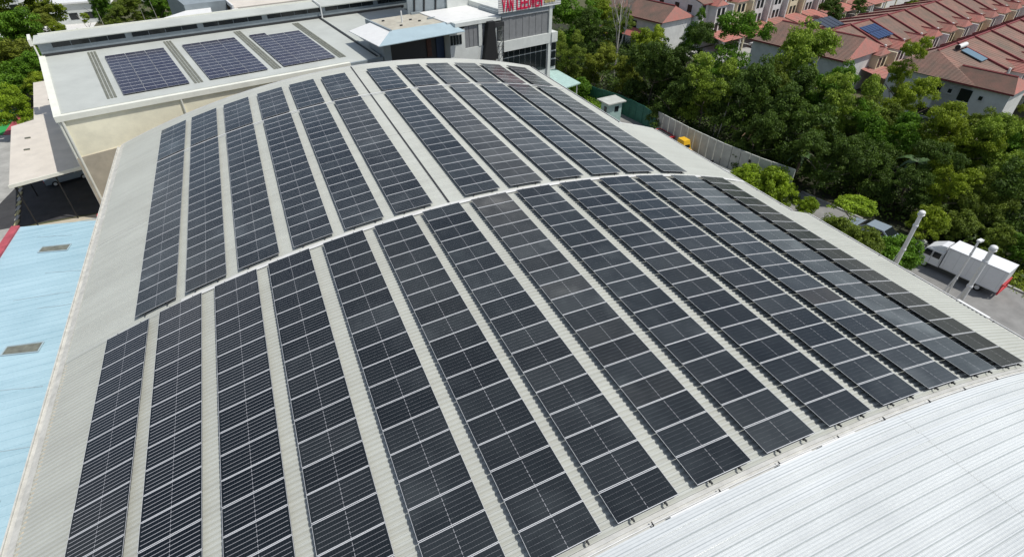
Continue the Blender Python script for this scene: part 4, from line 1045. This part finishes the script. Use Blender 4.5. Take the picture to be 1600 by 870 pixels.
for (y0, y1, z) in ((17.6, 21.8, -9.6), (10.9, 14.6, -8.9)):
    b = MB(T=E); ym = (y0 + y1) / 2
    tiles(b, (86.2, y1, z - .9), (86.2, y0, z - .9), (88.6, y0 + .3, z), (88.6, y1 - .3, z), 9); part(b, 'porch_roof', 'tile_red', t, color=(1.1, .9, .9))
    for y in (y0 + .3, y1 - .3):
        b = MB(T=E); b.tube((86.5, y, G), (86.5, y, z - .9), .12); part(b, 'porch_pillar', 'house_white', t)
t = thing('terrace_end_house', 'hipped corner of the nearest terrace above the white side wall', 'house', E(97, -32.7, G), 'end houses of the terraces')
b = MB(T=E); b.box(95.0, 99.4, -39.6, -29.3, G, EAV + .02); part(b, 'wall', 'house_white', t)
b = MB(T=E); tiles(b, (94.6, -28.9, EAV), (94.6, -40.0, EAV), (99.5, -32.7, RID), (99.5, -32.7, RID), 22); part(b, 'hip_end', 'tile', t, color=(1, 1, 1))
b = MB(T=E); tiles(b, (94.6, -40.0, EAV), (99.5, -40.0, EAV), (99.5, -32.7, RID), (99.45, -32.7, RID), 22); part(b, 'roof_slope', 'tile', t, color=(1.05, 1, .97))
b = MB(T=E); tiles(b, (99.5, -28.9, EAV), (94.6, -28.9, EAV), (99.45, -32.7, RID), (99.5, -32.7, RID), 22); part(b, 'roof_slope', 'tile', t, color=(1.05, 1, .97))
# rooftop solar on two houses and a solar water heater
t = thing('house_solar_array', 'four dark solar panels on the middle terrace roof near its left end', 'solar panels', E(101, -14.3, -5.8))
for k in range(4):
    x = 98.5 + k * 1.25
    b = MB(T=E); b.hexa([(x, -17.3, -4.78), (x + 1.1, -17.3, -4.78), (x + 1.1, -14.6, -4.05), (x, -14.6, -4.05), (x, -17.3, -4.72), (x + 1.1, -17.3, -4.72), (x + 1.1, -14.6, -3.99), (x, -14.6, -3.99)])
    c2 = MB(T=E); c2.tube((x + .5, -14.7, -6.0), (x + .5, -14.7, -4.05), .04, n=6); part(c2, 'support_leg', 'alu', t)
    part(b, 'solar_panel', M.setdefault('hpv', mat('house solar glass', (0.010, 0.014, 0.028), 0.15)), t)
t = thing('house_solar_array', 'blue grid of small solar panels on the middle terrace slope facing the warehouse', 'solar panels', E(107, -20.5, -5.8))
for k in range(5):
    for j in range(2):
        x = 104.5 + k * 1.0; y0 = -22.6 + j * 1.75
        zz = lambda yy: RID + (yy + 17.9) * (2.1 / 7.3) + .14
        b = MB(T=E); b.hexa([(x, y0, zz(y0)), (x + .88, y0, zz(y0)), (x + .88, y0 + 1.66, zz(y0 + 1.66)), (x, y0 + 1.66, zz(y0 + 1.66)), (x, y0, zz(y0) + .06), (x + .88, y0, zz(y0) + .06), (x + .88, y0 + 1.66, zz(y0 + 1.66) + .06), (x, y0 + 1.66, zz(y0 + 1.66) + .06)])
        part(b, 'solar_panel', M.setdefault('hpv2', mat('blue house solar glass', (0.02, 0.04, 0.11), 0.2)), t)
HX = 1.7
t = thing('water_heater', 'solar water heater with a white tank and blue collector on the nearest terrace roof', 'water heater', E(103.5, -34.5, -5.3))
zz = lambda yy: RID + (yy + 32.7) * (2.1 / 7.3) + .2
b = MB(T=E); b.tube((102.6, -33.9, zz(-33.9) + .35), (105.2, -33.9, zz(-33.9) + .35), .32, n=14); part(b, 'tank', 'white_metal', t, smooth=40)
b = MB(T=E); b.tube((102.45, -33.9, zz(-33.9) + .35), (102.6, -33.9, zz(-33.9) + .35), .33, n=14); part(b, 'tank_cap', 'black', t, smooth=40)
b = MB(T=E); b.hexa([(103.0, -37.2, zz(-37.2)), (105.1, -37.2, zz(-37.2)), (105.1, -34.3, zz(-34.3)), (103.0, -34.3, zz(-34.3)), (103.0, -37.2, zz(-37.2) + .1), (105.1, -37.2, zz(-37.2) + .1), (105.1, -34.3, zz(-34.3) + .1), (103.0, -34.3, zz(-34.3) + .1)]); part(b, 'collector', 'collector', t)

# far white buildings, upper left
for (lab, x0, x1, y0, y1, h) in (('white flat roofed building far beyond the left trees, leftmost', -49, -40, 130, 150, 4.0), ('white flat roofed building far beyond the trees, behind the cream hall roof', -36, -18, 150, 165, 6.5), ('grey roofed building at the upper left edge behind the trees', -66, -57, 146, 160, 4.0)):
    t = thing('distant_building', lab, 'building', ((x0 + x1) / 2, (y0 + y1) / 2, G))
    b = MB(); b.box(x0, x1, y0, y1, G, G + h); part(b, 'wall', 'office_wall', t)
    b = MB(); b.box(x0 - .4, x1 + .4, y0 - .4, y1 + .4, G + h, G + h + .3); part(b, 'roof', 'white_metal', t)
    nx = int((x1 - x0) / 3)
    for k in range(nx):
        for fl in range(int(h // 3)):
            b = MB(); b.box(x0 + .8 + k * 3, x0 + 2.4 + k * 3, y0 - .05, y0, G + .9 + fl * 3, G + 2.2 + fl * 3); part(b, 'window', 'win', t)
mb = MB(); mb.prism([(-60, 118), (-41, 118), (-38, 260), (-56, 260)], G - .3, G + .03); struct('distant_yard', mb, M.setdefault('pale_conc', mat('bleached concrete', (0.62, 0.61, 0.58), 0.85, noise=.1)))
# far rows of simple roofs beyond to the horizon at the top right are covered by the terraces

# ================================================================== VEGETATION
def crown_mesh(name, seed, nlobe, lr, nclump, leaves, lsize, cz=1.0, cr0=.10, cr1=.19):
    """uneven crown: lobes of leaf clumps on limbs, open between them"""
    r = random.Random(seed); v = []; f = []; col = []
    lobes = [(Vector((0, 0, .15 * cz)), lr * 1.1)]
    for q in range(nlobe):
        a = q * 2.4 + r.uniform(-.5, .5); d = r.uniform(.30, .66)
        lobes.append((Vector((math.cos(a) * d, math.sin(a) * d, r.uniform(-.55, .8) * cz)), lr * r.uniform(.55, 1.05)))
    for k in range(nclump):
        lc, lrad = lobes[k % len(lobes)] if k < len(lobes) * 3 else r.choice(lobes)
        a = r.uniform(0, 6.283); h = r.uniform(-.6, 1); q = math.sqrt(max(0, 1 - h * h)); k_ = r.uniform(.55, 1.1)
        c = lc + Vector((q * math.cos(a), q * math.sin(a), h * .9)) * (lrad * k_)
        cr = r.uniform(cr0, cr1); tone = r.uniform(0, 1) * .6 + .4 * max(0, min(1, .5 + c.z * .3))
        n = int(leaves / nclump * r.uniform(.5, 1.5) * (cr / cr1) ** 1.2 * 1.4)
        for _ in range(n):
            a = r.uniform(0, 2 * math.pi); h = r.uniform(-.5, 1); q = math.sqrt(max(0, 1 - h * h)); rr = cr * (r.uniform(.25, 1.15) ** .6)
            d = Vector((q * math.cos(a), q * math.sin(a), h))
            p = c + Vector((d.x * rr * 1.15, d.y * rr * 1.15, d.z * rr * .8))
            nrm = (d * .8 + Vector((r.gauss(0, .55), r.gauss(0, .55), .35 + r.gauss(0, .4)))).normalized()
            u = nrm.orthogonal().normalized(); th = r.uniform(0, 6.28)
            w = nrm.cross(u); uu = u * math.cos(th) + w * math.sin(th); ww = nrm.cross(uu)
            s = lsize * r.uniform(.5, 1.5)
            i = len(v)
            v += [p - uu * s * .5, p + ww * s * .28 + nrm * s * .06, p + uu * s * .5, p - ww * s * .28 + nrm * s * .06]
            f.append((i, i + 1, i + 2, i + 3))
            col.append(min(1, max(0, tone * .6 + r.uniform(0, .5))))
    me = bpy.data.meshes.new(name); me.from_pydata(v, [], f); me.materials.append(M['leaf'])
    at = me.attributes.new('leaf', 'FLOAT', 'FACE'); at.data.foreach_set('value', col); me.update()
    return me
CR = {}
for q in range(6): CR['b%d' % q] = crown_mesh('crown', 10 + q, 6 + q % 3, .50, 150, 21000, .066, cz=1.05)
for q in range(2): CR['t%d' % q] = crown_mesh('crown', 30 + q, 9, .44, 200, 22000, .062, cz=1.45, cr0=.10, cr1=.18)
for q in range(4): CR['f%d' % q] = crown_mesh('crown', 50 + q, 9, .40, 240, 24000, .048, cz=1.15, cr0=.07, cr1=.14)
for q in range(2): CR['s%d' % q] = crown_mesh('crown', 70 + q, 5, .66, 190, 17000, .095, cz=.55, cr0=.12, cr1=.22)
def trunk_mesh(seed, h, r0, spread, limbs):
    r = random.Random(seed); b = MB()
    p = Vector((0, 0, 0)); segs = 5; pts = [p.copy()]
    for k in range(segs):
        p = p + Vector((r.uniform(-.05, .05) * h, r.uniform(-.05, .05) * h, h / segs)); pts.append(p.copy())
    for k in range(segs):
        b.tube(pts[k], pts[k + 1], r0 * (1 - .14 * k), r0 * (1 - .14 * (k + 1)), n=7, caps=False)
    for _ in range(limbs):
        k = r.randint(2, segs); a = r.uniform(0, 6.28); q0 = pts[k]
        q1 = q0 + Vector((math.cos(a) * spread * .5, math.sin(a) * spread * .5, h * .18)); q2 = q1 + Vector((math.cos(a + .4) * spread * .4, math.sin(a + .4) * spread * .4, h * .16))
        b.tube(q0, q1, r0 * .42, r0 * .28, n=6, caps=False); b.tube(q1, q2, r0 * .28, r0 * .10, n=5, caps=False)
    return b.mesh('trunk', 'bark_mid')
TM = [trunk_mesh(90 + q, 1.0, .026, .75, 10) for q in range(4)]
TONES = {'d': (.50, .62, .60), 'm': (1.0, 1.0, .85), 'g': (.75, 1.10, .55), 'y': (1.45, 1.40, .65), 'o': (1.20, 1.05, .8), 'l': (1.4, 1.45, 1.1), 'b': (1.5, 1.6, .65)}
def tree(name, label, x, y, z, rad, kind, tone, group='trees beyond the road', cat='tree', vs=1.0):
    """z is the crown centre height"""
    t = thing(name, label, cat, (x, y, G), group)
    hgt = z - G
    tr = link('trunk', random.choice(TM), t, (0, 0, 0), (0, 0, rnd(0, 6)))
    tr.scale = (rad * 1.15, rad * 1.15, max(.5, hgt * .9))
    key = random.choice([k for k in CR if k[0] == kind])
    c = link('crown', CR[key], t, (0, 0, hgt), (rnd(-.12, .12), rnd(-.12, .12), rnd(0, 6.28)))
    nx = .62 if kind == 't' else 1.0
    c.scale = (rad * nx, rad * nx * rnd(.9, 1.1), rad * vs * rnd(.9, 1.1))
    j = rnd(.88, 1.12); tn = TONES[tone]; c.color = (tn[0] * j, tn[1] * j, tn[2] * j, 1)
    return t
TREES = [
    ('F', 38.7, 58.4, -6, 4.43, 'b', 'g', 'bushy green tree just right of the office sign', 1.25),
    ('F', 31.2, 46.3, -8, 3.25, 'f', 'm', 'olive green tree beside the office end wall', 1.25),
    ('F', 39.0, 52.3, -6.5, 3.24, 'b', 'd', 'dark tree between the office and the bare tree', 1.25),
    ('F', 47.8, 64.8, -6, 3.39, 'b', 'y', 'tree with pale yellow blossom at the top, left of the bare tree', 1.25),
    ('F', 35.2, 44.8, -9, 3.05, 'b', 'o', 'scrubby brownish tree above the entrance canopy', 1.25),
    ('F', 46.2, 56.0, -6, 2.89, 'f', 'm', 'thin green crown behind the bare tree', 1.25),
    ('F', 31.2, 42.1, -10.5, 1.87, 's', 'g', 'leafy green shrub just left of the guard booth', 1.0),
    ('F', 38.6, 40.1, -9.5, 2.75, 'b', 'o', 'low rust tinged tree behind the guard booth', 1.25),
    ('F', 46.1, 47.2, -8, 2.97, 'b', 'y', 'bright yellow green tree in front of the detached end house', 1.25),
    ('F', 39.3, 35.8, -7.5, 3.91, 'b', 'd', 'dark tree below the bright yellow green one', 1.25),
    ('F', 48.0, 39.3, -4.5, 2.91, 't', 'g', 'tall narrow tree rising in front of the white terraces', 1.0),
    ('F', 42.9, 33.4, -6, 3.41, 'f', 'd', 'dark tree at the foot of the tall narrow tree', 1.25),
    ('F', 46.5, 30.5, -6, 4.42, 'f', 'g', 'large round green tree below the pink carport roofs', 1.25),
    ('F', 39.6, 25.7, -7.5, 3.93, 'f', 'l', 'mid green tree above the concrete wall, left part', 1.25),
    ('F', 37.4, 28.8, -9, 3.26, 'b', 'd', 'dark low tree behind the green fence', 1.25),
    ('F', 41.6, 21.0, -7.5, 3.97, 'b', 'd', 'shadowed tree above the middle of the concrete wall', 1.25),
    ('F', 48.4, 23.8, -7.5, 3.22, 'f', 'm', 'green tree right of the large round one', 1.25),
    ('F', 49.3, 21.3, -7.5, 3.15, 'b', 'd', 'dark green tree under the light feathery one', 1.25),
    ('F', 54.4, 25.0, -5.8, 5.15, 'f', 'l', 'large light feathery tree in front of the middle terrace', 1.25),
    ('F', 52.0, 17.3, -7, 2.85, 'b', 'g', 'green tree beside the yellow house walls', 1.25),
    ('F', 42.1, 13.5, -8, 3.84, 'b', 'd', 'very dark tree above the right end of the concrete wall', 1.25),
    ('F', 48.3, 12.7, -8, 3.94, 'f', 'l', 'rounded mid green tree in the middle of the wood', 1.25),
    ('F', 38.9, 15.6, -9, 3.02, 'b', 'd', 'dark tree with dry palm fronds beside the wall', 1.25),
    ('F', 60.7, 15.2, -5.0, 3.25, 't', 'y', 'tall yellow green tree left of the white end house wall', 1.0),
    ('F', 51.3, 11.0, -7.5, 2.84, 'f', 'm', 'green tree between yellow house walls and the tall yellow green tree', 1.25),
    ('F', 56.7, 10.8, -7.5, 3.09, 'f', 'y', 'yellow green tree below the tall one', 1.25),
    ('F', 48.7, 7.9, -8.5, 3.75, 'f', 'g', 'green tree in the centre of the right hand wood', 1.25),
    ('F', 52.7, 5.7, -8.3, 3.55, 'f', 'y', 'tree below the white end house wall', 1.25),
    ('F', 54.9, 5.0, -7.5, 2.36, 'f', 'y', 'light green tree directly under the two dark windows', 1.25),
    ('F', 56.0, 2.7, -7.5, 2.3, 'b', 'm', 'green tree under the right end of the white side wall', 1.25),
    ('F', 57.5, 0.9, -7.5, 2.44, 'b', 'g', 'green tree near the right edge below the red roof corner', 1.25),
    ('F', 60.1, -0.2, -8, 3.26, 'f', 'y', 'yellow green tree at the right edge of the picture', 1.25),
    ('F', 53.7, 2.1, -8.5, 3.42, 'f', 'y', 'olive tree in the right hand wood', 1.25),
    ('F', 54.5, -0.8, -8.8, 3.16, 'f', 'l', 'mid green tree left of the edge tree', 1.25),
    ('F', 40.4, 7.2, -8.5, 3.39, 'f', 'd', 'dark tree behind the parked car', 1.25),
    ('F', 43.4, 4.1, -9, 2.85, 'b', 'd', 'dark tree above the parked car, right one', 1.25),
    ('F', 44.9, 0.8, -9, 2.91, 'f', 'd', 'shaded tree between the lone pole and the wood', 1.25),
    ('F', 46.5, -1.3, -9, 2.85, 'f', 'y', 'yellow flecked tree above the truck cab', 1.25),
    ('F', 47.5, -4.1, -9.2, 2.77, 'f', 'm', 'tree above the middle of the truck box', 1.25),
    ('F', 49.8, -5.8, -9.2, 2.74, 'b', 'd', 'dark tree at the right edge above the truck', 1.25),
    ('F', 41.8, -3.5, -10.2, 1.64, 's', 'y', 'yellow leaved shrub right of the lone pole', 1.0),
    ('F', 44.6, -4.8, -10.5, 1.65, 's', 'm', 'shrub directly behind the truck box', 1.0),
    ('F', 45.7, -7.6, -10.7, 1.48, 's', 'm', 'shrub behind the rear of the truck', 1.0),
    ('F', 45.8, -9.7, -10.7, 1.44, 's', 'g', 'shrub at the right edge behind the kerb', 1.0),
    ('F', 72.4, 5.8, -9, 1.89, 'f', 'o', 'pale dry crowned tree at the right edge under the red gable', 1.25),
    ('F', 76.1, 46.9, -9, 1.38, 's', 'g', 'small garden tree by the pink carport roofs', 1.25),
    ('F', 99.2, 57.8, -9, 2.56, 'b', 'd', 'dark garden tree between pink roofs on the far terrace', 1.25),
    ('F', 103.3, 36.0, -9.5, 1.96, 'b', 'g', 'bright garden tree in the back lane between terraces', 1.25),
    ('F', 111.2, 50.1, -6, 1.55, 'b', 'y', 'small tree at the top edge between terraces', 1.25),
    ('F', 107.5, 57.9, -8, 1.63, 'b', 'd', 'dark garden tree at the far terrace, farther right', 1.25),
    ('N', 34.7, 8.2, -11.2, 2.6, 's', 'b', 'bright green broad leaved bush rising over the eave beside the concrete wall', 1.0),
    ('N', 34.4, 11.2, -11.1, 1.65, 's', 'b', 'left lobe bush beside the bright broad leaved one', 1.0),
    ('N', 35.8, 4.3, -11.3, 1.02, 's', 'b', 'small bright bush at the eave right of the big bush', 1.0),
    ('N', 35.0, -0.6, -8.6, 1.84, 's', 'b', 'bright flat topped young tree in front of the parked car', 0.6),
    ('N', 31.9, -2.4, -9.6, 1.72, 's', 'm', 'dull green bush at the eave below the young tree', 1.0),
    ('N', 32.6, -4.1, -9.8, 1.69, 's', 'm', 'dull green bush at the eave below the blue grey car', 1.0),
    ('N', 34.2, -6.1, -10.2, 1.83, 's', 'g', 'green bush around the foot of the lone pole', 1.0),
    ('L', -46.5, 104.0, -5, 6.18, 'b', 'y', 'wide olive tree in the upper left corner', 1.0),
    ('L', -42.1, 95.6, -6, 3.01, 'b', 'o', 'brownish olive tree left of the far white yard', 1.0),
    ('L', -42.8, 88.2, -6.5, 4.26, 'b', 'g', 'green tree left of the clerestory corner', 1.0),
    ('L', -39.5, 93.5, -7, 1.72, 'b', 'y', 'small yellowish tree touching the clerestory corner', 1.0),
    ('L', -42.5, 75.6, -7, 3.65, 'b', 'o', 'reddish olive tree at the left edge', 1.0),
    ('L', -38.9, 71.9, -7.5, 2.88, 'b', 'g', 'green tree along the hall left verge', 1.0),
    ('L', -42.2, 71.3, -8.5, 3.02, 's', 'g', 'dense dark leaved tree at the left edge', 1.0),
    ('L', -38.9, 69.0, -8.5, 1.76, 'b', 'y', 'light green shrub above the carport roof', 1.0),
    ('L', -39.8, 60.4, -9.0, 2.43, 'b', 'b', 'rounded bright green bush by the green court', 1.0),
    ('L', -33.8, 101.8, -5, 3.3, 't', 'g', 'green tree behind the hall, left of the pale stems', 1.0),
    ('L', -30.7, 92.6, -5, 1.96, 'b', 'm', 'dark green tree behind the hall clerestory, second', 1.0),
    ('L', -28.7, 97.2, -5, 2.72, 'b', 'm', 'green tree behind the hall with pale bare stems', 1.0),
    ('L', -24.7, 97.7, -5, 2.77, 'b', 'g', 'green tree behind the hall, above the third window group', 1.0),
    ('L', -19.8, 93.3, -4, 2.71, 'b', 'd', 'dark tree behind the hall next to the white shed', 1.0),
    ('L', -16.5, 94.3, -4, 1.84, 'b', 'g', 'green tree at the top edge beside the dark wall', 1.0),
    ('L', -39.5, 115.1, -9, 1.02, 'b', 'y', 'small yellowish tree in front of the far white yard', 1.0),
]
for (grp, x, y, z, rad, kind, tone, lab, vs) in TREES:
    gname = {'F': 'trees of the wood beside the road', 'N': 'bushes along the right eave', 'L': 'trees left of and behind the cream hall'}[grp]
    nm = 'tree'
    if 'bush' in lab and 'behind' not in lab or 'shrub' in lab: nm = 'bush'
    tree(nm, lab, x, y, z, rad, kind, tone, gname, nm, vs)
# undergrowth between the trunks
def carpet(name, pts, n, size, hmax, tone, seed):
    r = random.Random(seed); v = []; f = []; col = []
    xs = [p[0] for p in pts]; ys = [p[1] for p in pts]
    def inside(x, y):
        c = False; j = len(pts) - 1
        for i in range(len(pts)):
            if ((pts[i][1] > y) != (pts[j][1] > y)) and x < (pts[j][0] - pts[i][0]) * (y - pts[i][1]) / (pts[j][1] - pts[i][1]) + pts[i][0]: c = not c
            j = i
        return c
    k = 0
    while k < n:
        cx, cy = r.uniform(min(xs), max(xs)), r.uniform(min(ys), max(ys))
        if not inside(cx, cy): continue
        hh = hmax * r.uniform(.3, 1) ; tn = r.uniform(0, .8)
        for _ in range(26):
            p = Vector((cx + r.gauss(0, .55), cy + r.gauss(0, .55), G + .05 + hh * r.uniform(.1, 1)))
            nrm = Vector((r.gauss(0, .6), r.gauss(0, .6), 1)).normalized(); u = nrm.orthogonal().normalized(); w = nrm.cross(u); th = r.uniform(0, 6.28)
            uu = u * math.cos(th) + w * math.sin(th); ww = nrm.cross(uu); s = size * r.uniform(.6, 1.5); i = len(v)
            v += [p - uu * s * .5, p + ww * s * .3, p + uu * s * .5, p - ww * s * .3]; f.append((i, i + 1, i + 2, i + 3)); col.append(min(1, tn * .6 + r.uniform(0, .5))); k += 1
    me = bpy.data.meshes.new(name); me.from_pydata(v, [], f); me.materials.append(M['leaf'])
    at = me.attributes.new('leaf', 'FLOAT', 'FACE'); at.data.foreach_set('value', col); me.update()
    o = link(name, me, kind='stuff', color=tone)
    return o
FOREST = [(44.9, -20), (60, -22), (70, 8), (66, 30), (60, 46), (60, 62), (54, 78), (36, 80), (34.8, 62), (35.4, 48), (36.6, 30), (37.4, 20), (39.6, 12), (41.4, 6), (42.8, -2), (43.6, -10)]
tag(carpet('undergrowth', FOREST, 70000, .34, 1.9, (.42, .52, .42), 3), 'tangled undergrowth of ferns and creepers on the floor of the wood', 'undergrowth')
tag(carpet('undergrowth', [(-75, 60), (-39.5, 66.5), (-36, 72), (-35, 80), (-20, 84), (30, 90), (30, 100), (-38, 116), (-62, 118), (-100, 110)], 42000, .42, 2.2, (1.0, 1.0, .7), 4), 'scrubby undergrowth beneath the trees left of and behind the cream hall', 'undergrowth')
tag(carpet('grass', [(43.0, -14), (47, -15), (46.5, -9), (42.6, -8)], 3500, .16, .25, (1.7, 1.6, .8), 5), 'short bright grass strip behind the kerb by the truck', 'grass')
tag(carpet('creepers', [(30.2, 36.5), (33.2, 36.8), (32.0, 45), (29.8, 44)], 5000, .22, 1.4, (1.3, 1.6, .8), 6), 'bright green creepers between the booth and the entrance canopy', 'creepers')
tag(carpet('forest_backdrop', [(-34, 104), (140, 100), (220, 160), (220, 300), (-28, 300)], 45000, 1.0, 6.0, (.9, 1.0, .7), 8), 'far woodland beyond the hall and the terraces', 'woodland')
tag(carpet('forest_backdrop', [(-160, 300), (-150, 120), (-66, 118), (-62, 300)], 22000, 1.0, 6.0, (.9, 1.0, .7), 9), 'far woodland left of the pale yard', 'woodland')

# bleached bare tree
bt = thing('bare_tree', 'tall leafless pale tree standing before the dark wood left of the detached house', 'tree', (41.2, 48.3, G))
b = MB(); r = random.Random(5)
def branch(p, d, l, rad, lev):
    q = p + d * l
    b.tube(p, q, rad, rad * .72, n=6, caps=False)
    if lev == 0: return
    for k in range(3 if lev > 1 else 4):
        dd = (d + Vector((r.uniform(-.42, .42), r.uniform(-.42, .42), r.uniform(.05, .3)))).normalized()
        branch(q, dd, l * r.uniform(.62, .85), rad * .6, lev - 1)
branch(Vector((41.2, 48.3, G)), Vector((.03, 0, 1)), 4.6, .16, 4)
part(b, 'trunk', 'pale_bark', bt)
# drooping dry fronds and blossom clumps
def fronds(label, x, y, z, L_, n, mt):
    t = thing('dry_fronds', label, 'palm', (x, y, G)); b = MB(); b.tube((x, y, G), (x, y, z), .16, .12, n=8); part(b, 'trunk', 'bark', t)
    for k in range(n):
        a = k * 6.283 / n + rnd(-.2, .2); b = MB(); p = Vector((x, y, z)); d = Vector((math.cos(a), math.sin(a), .55)); w = Vector((-math.sin(a), math.cos(a), 0))
        for s in range(6):
            q = p + d * (L_ / 6); wd = .30 * (1 - s / 7)
            b.face([tuple(p - w * wd), tuple(p + w * wd), tuple(q + w * wd * .85), tuple(q - w * wd * .85)]); p = q; d = (d + Vector((0, 0, -.32))).normalized()
        part(b, 'frond', mt, t)
M['dry'] = mat('dry palm frond', (0.30, 0.19, 0.11), 0.9, noise=.3)
M['frond'] = mat('green palm frond', (0.05, 0.10, 0.025), 0.6, noise=.3)
fronds('palm with dry brown hanging fronds behind the concrete wall', 39.9, 16.0, -8.6, 2.4, 11, 'dry')
fronds('small green palm at the edge of the wood above the truck cab', 47.2, 2.4, -8.0, 2.4, 11, 'frond')
fronds('small green palm behind the right end of the concrete wall', 41.0, 10.6, -9.6, 2.0, 10, 'frond')
bl = CR['s0']
t = thing('blossom_tree', 'small tree with cream blossom clusters beside the bare tree', 'tree', (43.6, 57.0, G))
tr = link('trunk', TM[1], t); tr.scale = (2, 2, 5)
for (dx, dy, dz, s) in ((0, 0, 5.6, 1.1), (-1.5, .6, 4.9, .8), (.8, -.8, 3.9, .7), (1.4, .5, 6.2, .7)):
    c = link('blossom', bl, t, (dx, dy, dz)); c.scale = (s, s, s * .8); c.color = (5.0, 3.6, 3.2, 1)
# slender pale stems behind the cream hall and inside the wood
for k, (x, y, h) in enumerate(((-33.0, 83, 7.5), (-31.2, 84, 8.2), (-26.0, 86, 7.6), (-23.5, 85, 8.6), (-21.0, 88, 8.0), (-37, 80, 7))):
    t = thing('bare_tree', ['pale bare stem, %s from the left behind the hall ridge' % ORD[i] for i in range(6)][k if k < 5 else 5], 'tree', (x, y, G), 'pale stems behind the cream hall')
    b = MB(); x2_, y2_ = x + rnd(-.8, .8), y + rnd(-.5, .5); b.tube((x, y, G), (x2_, y2_, G + h), .10, .05, n=6); b.tube((x2_, y2_, G + h), (x2_ + rnd(-1, 1), y2_, G + h + 2.2), .05, .02, n=5); part(b, 'trunk', 'pale_bark', t)
for k, (x, y, h, dx) in enumerate(((39.6, 22.0, 6.2, .8), (40.4, 19.6, 5.4, .4), (41.0, 24.0, 6.6, -.5))):
    t = thing('slender_tree', 'slender pale leaning trunk %s above the concrete wall' % ['left of the pair', 'right of the pair', 'farther back'][k], 'tree', (x, y, G), 'slender trunks above the concrete wall')
    b = MB(); b.tube((x, y, G), (x + dx, y, G + h), .07, .04, n=6); part(b, 'trunk', 'pale_bark', t)
# small debris behind the concrete road edge
for k, (x, y) in enumerate(((41.9, -4.0), (42.3, -5.3), (41.7, -2.9))):
    t = thing('white_sack', 'pale rubble sack at the road edge by the cab, %s' % ['middle one', 'nearest the cab', 'farthest from the cab'][k], 'sack', (x, y, G), 'rubble sacks')
    b = MB(); b.sphere((x, y, G + .22), .34, 10, 7, sz=.7); o = part(b, 'sack_body', 'fence', t, smooth=60)
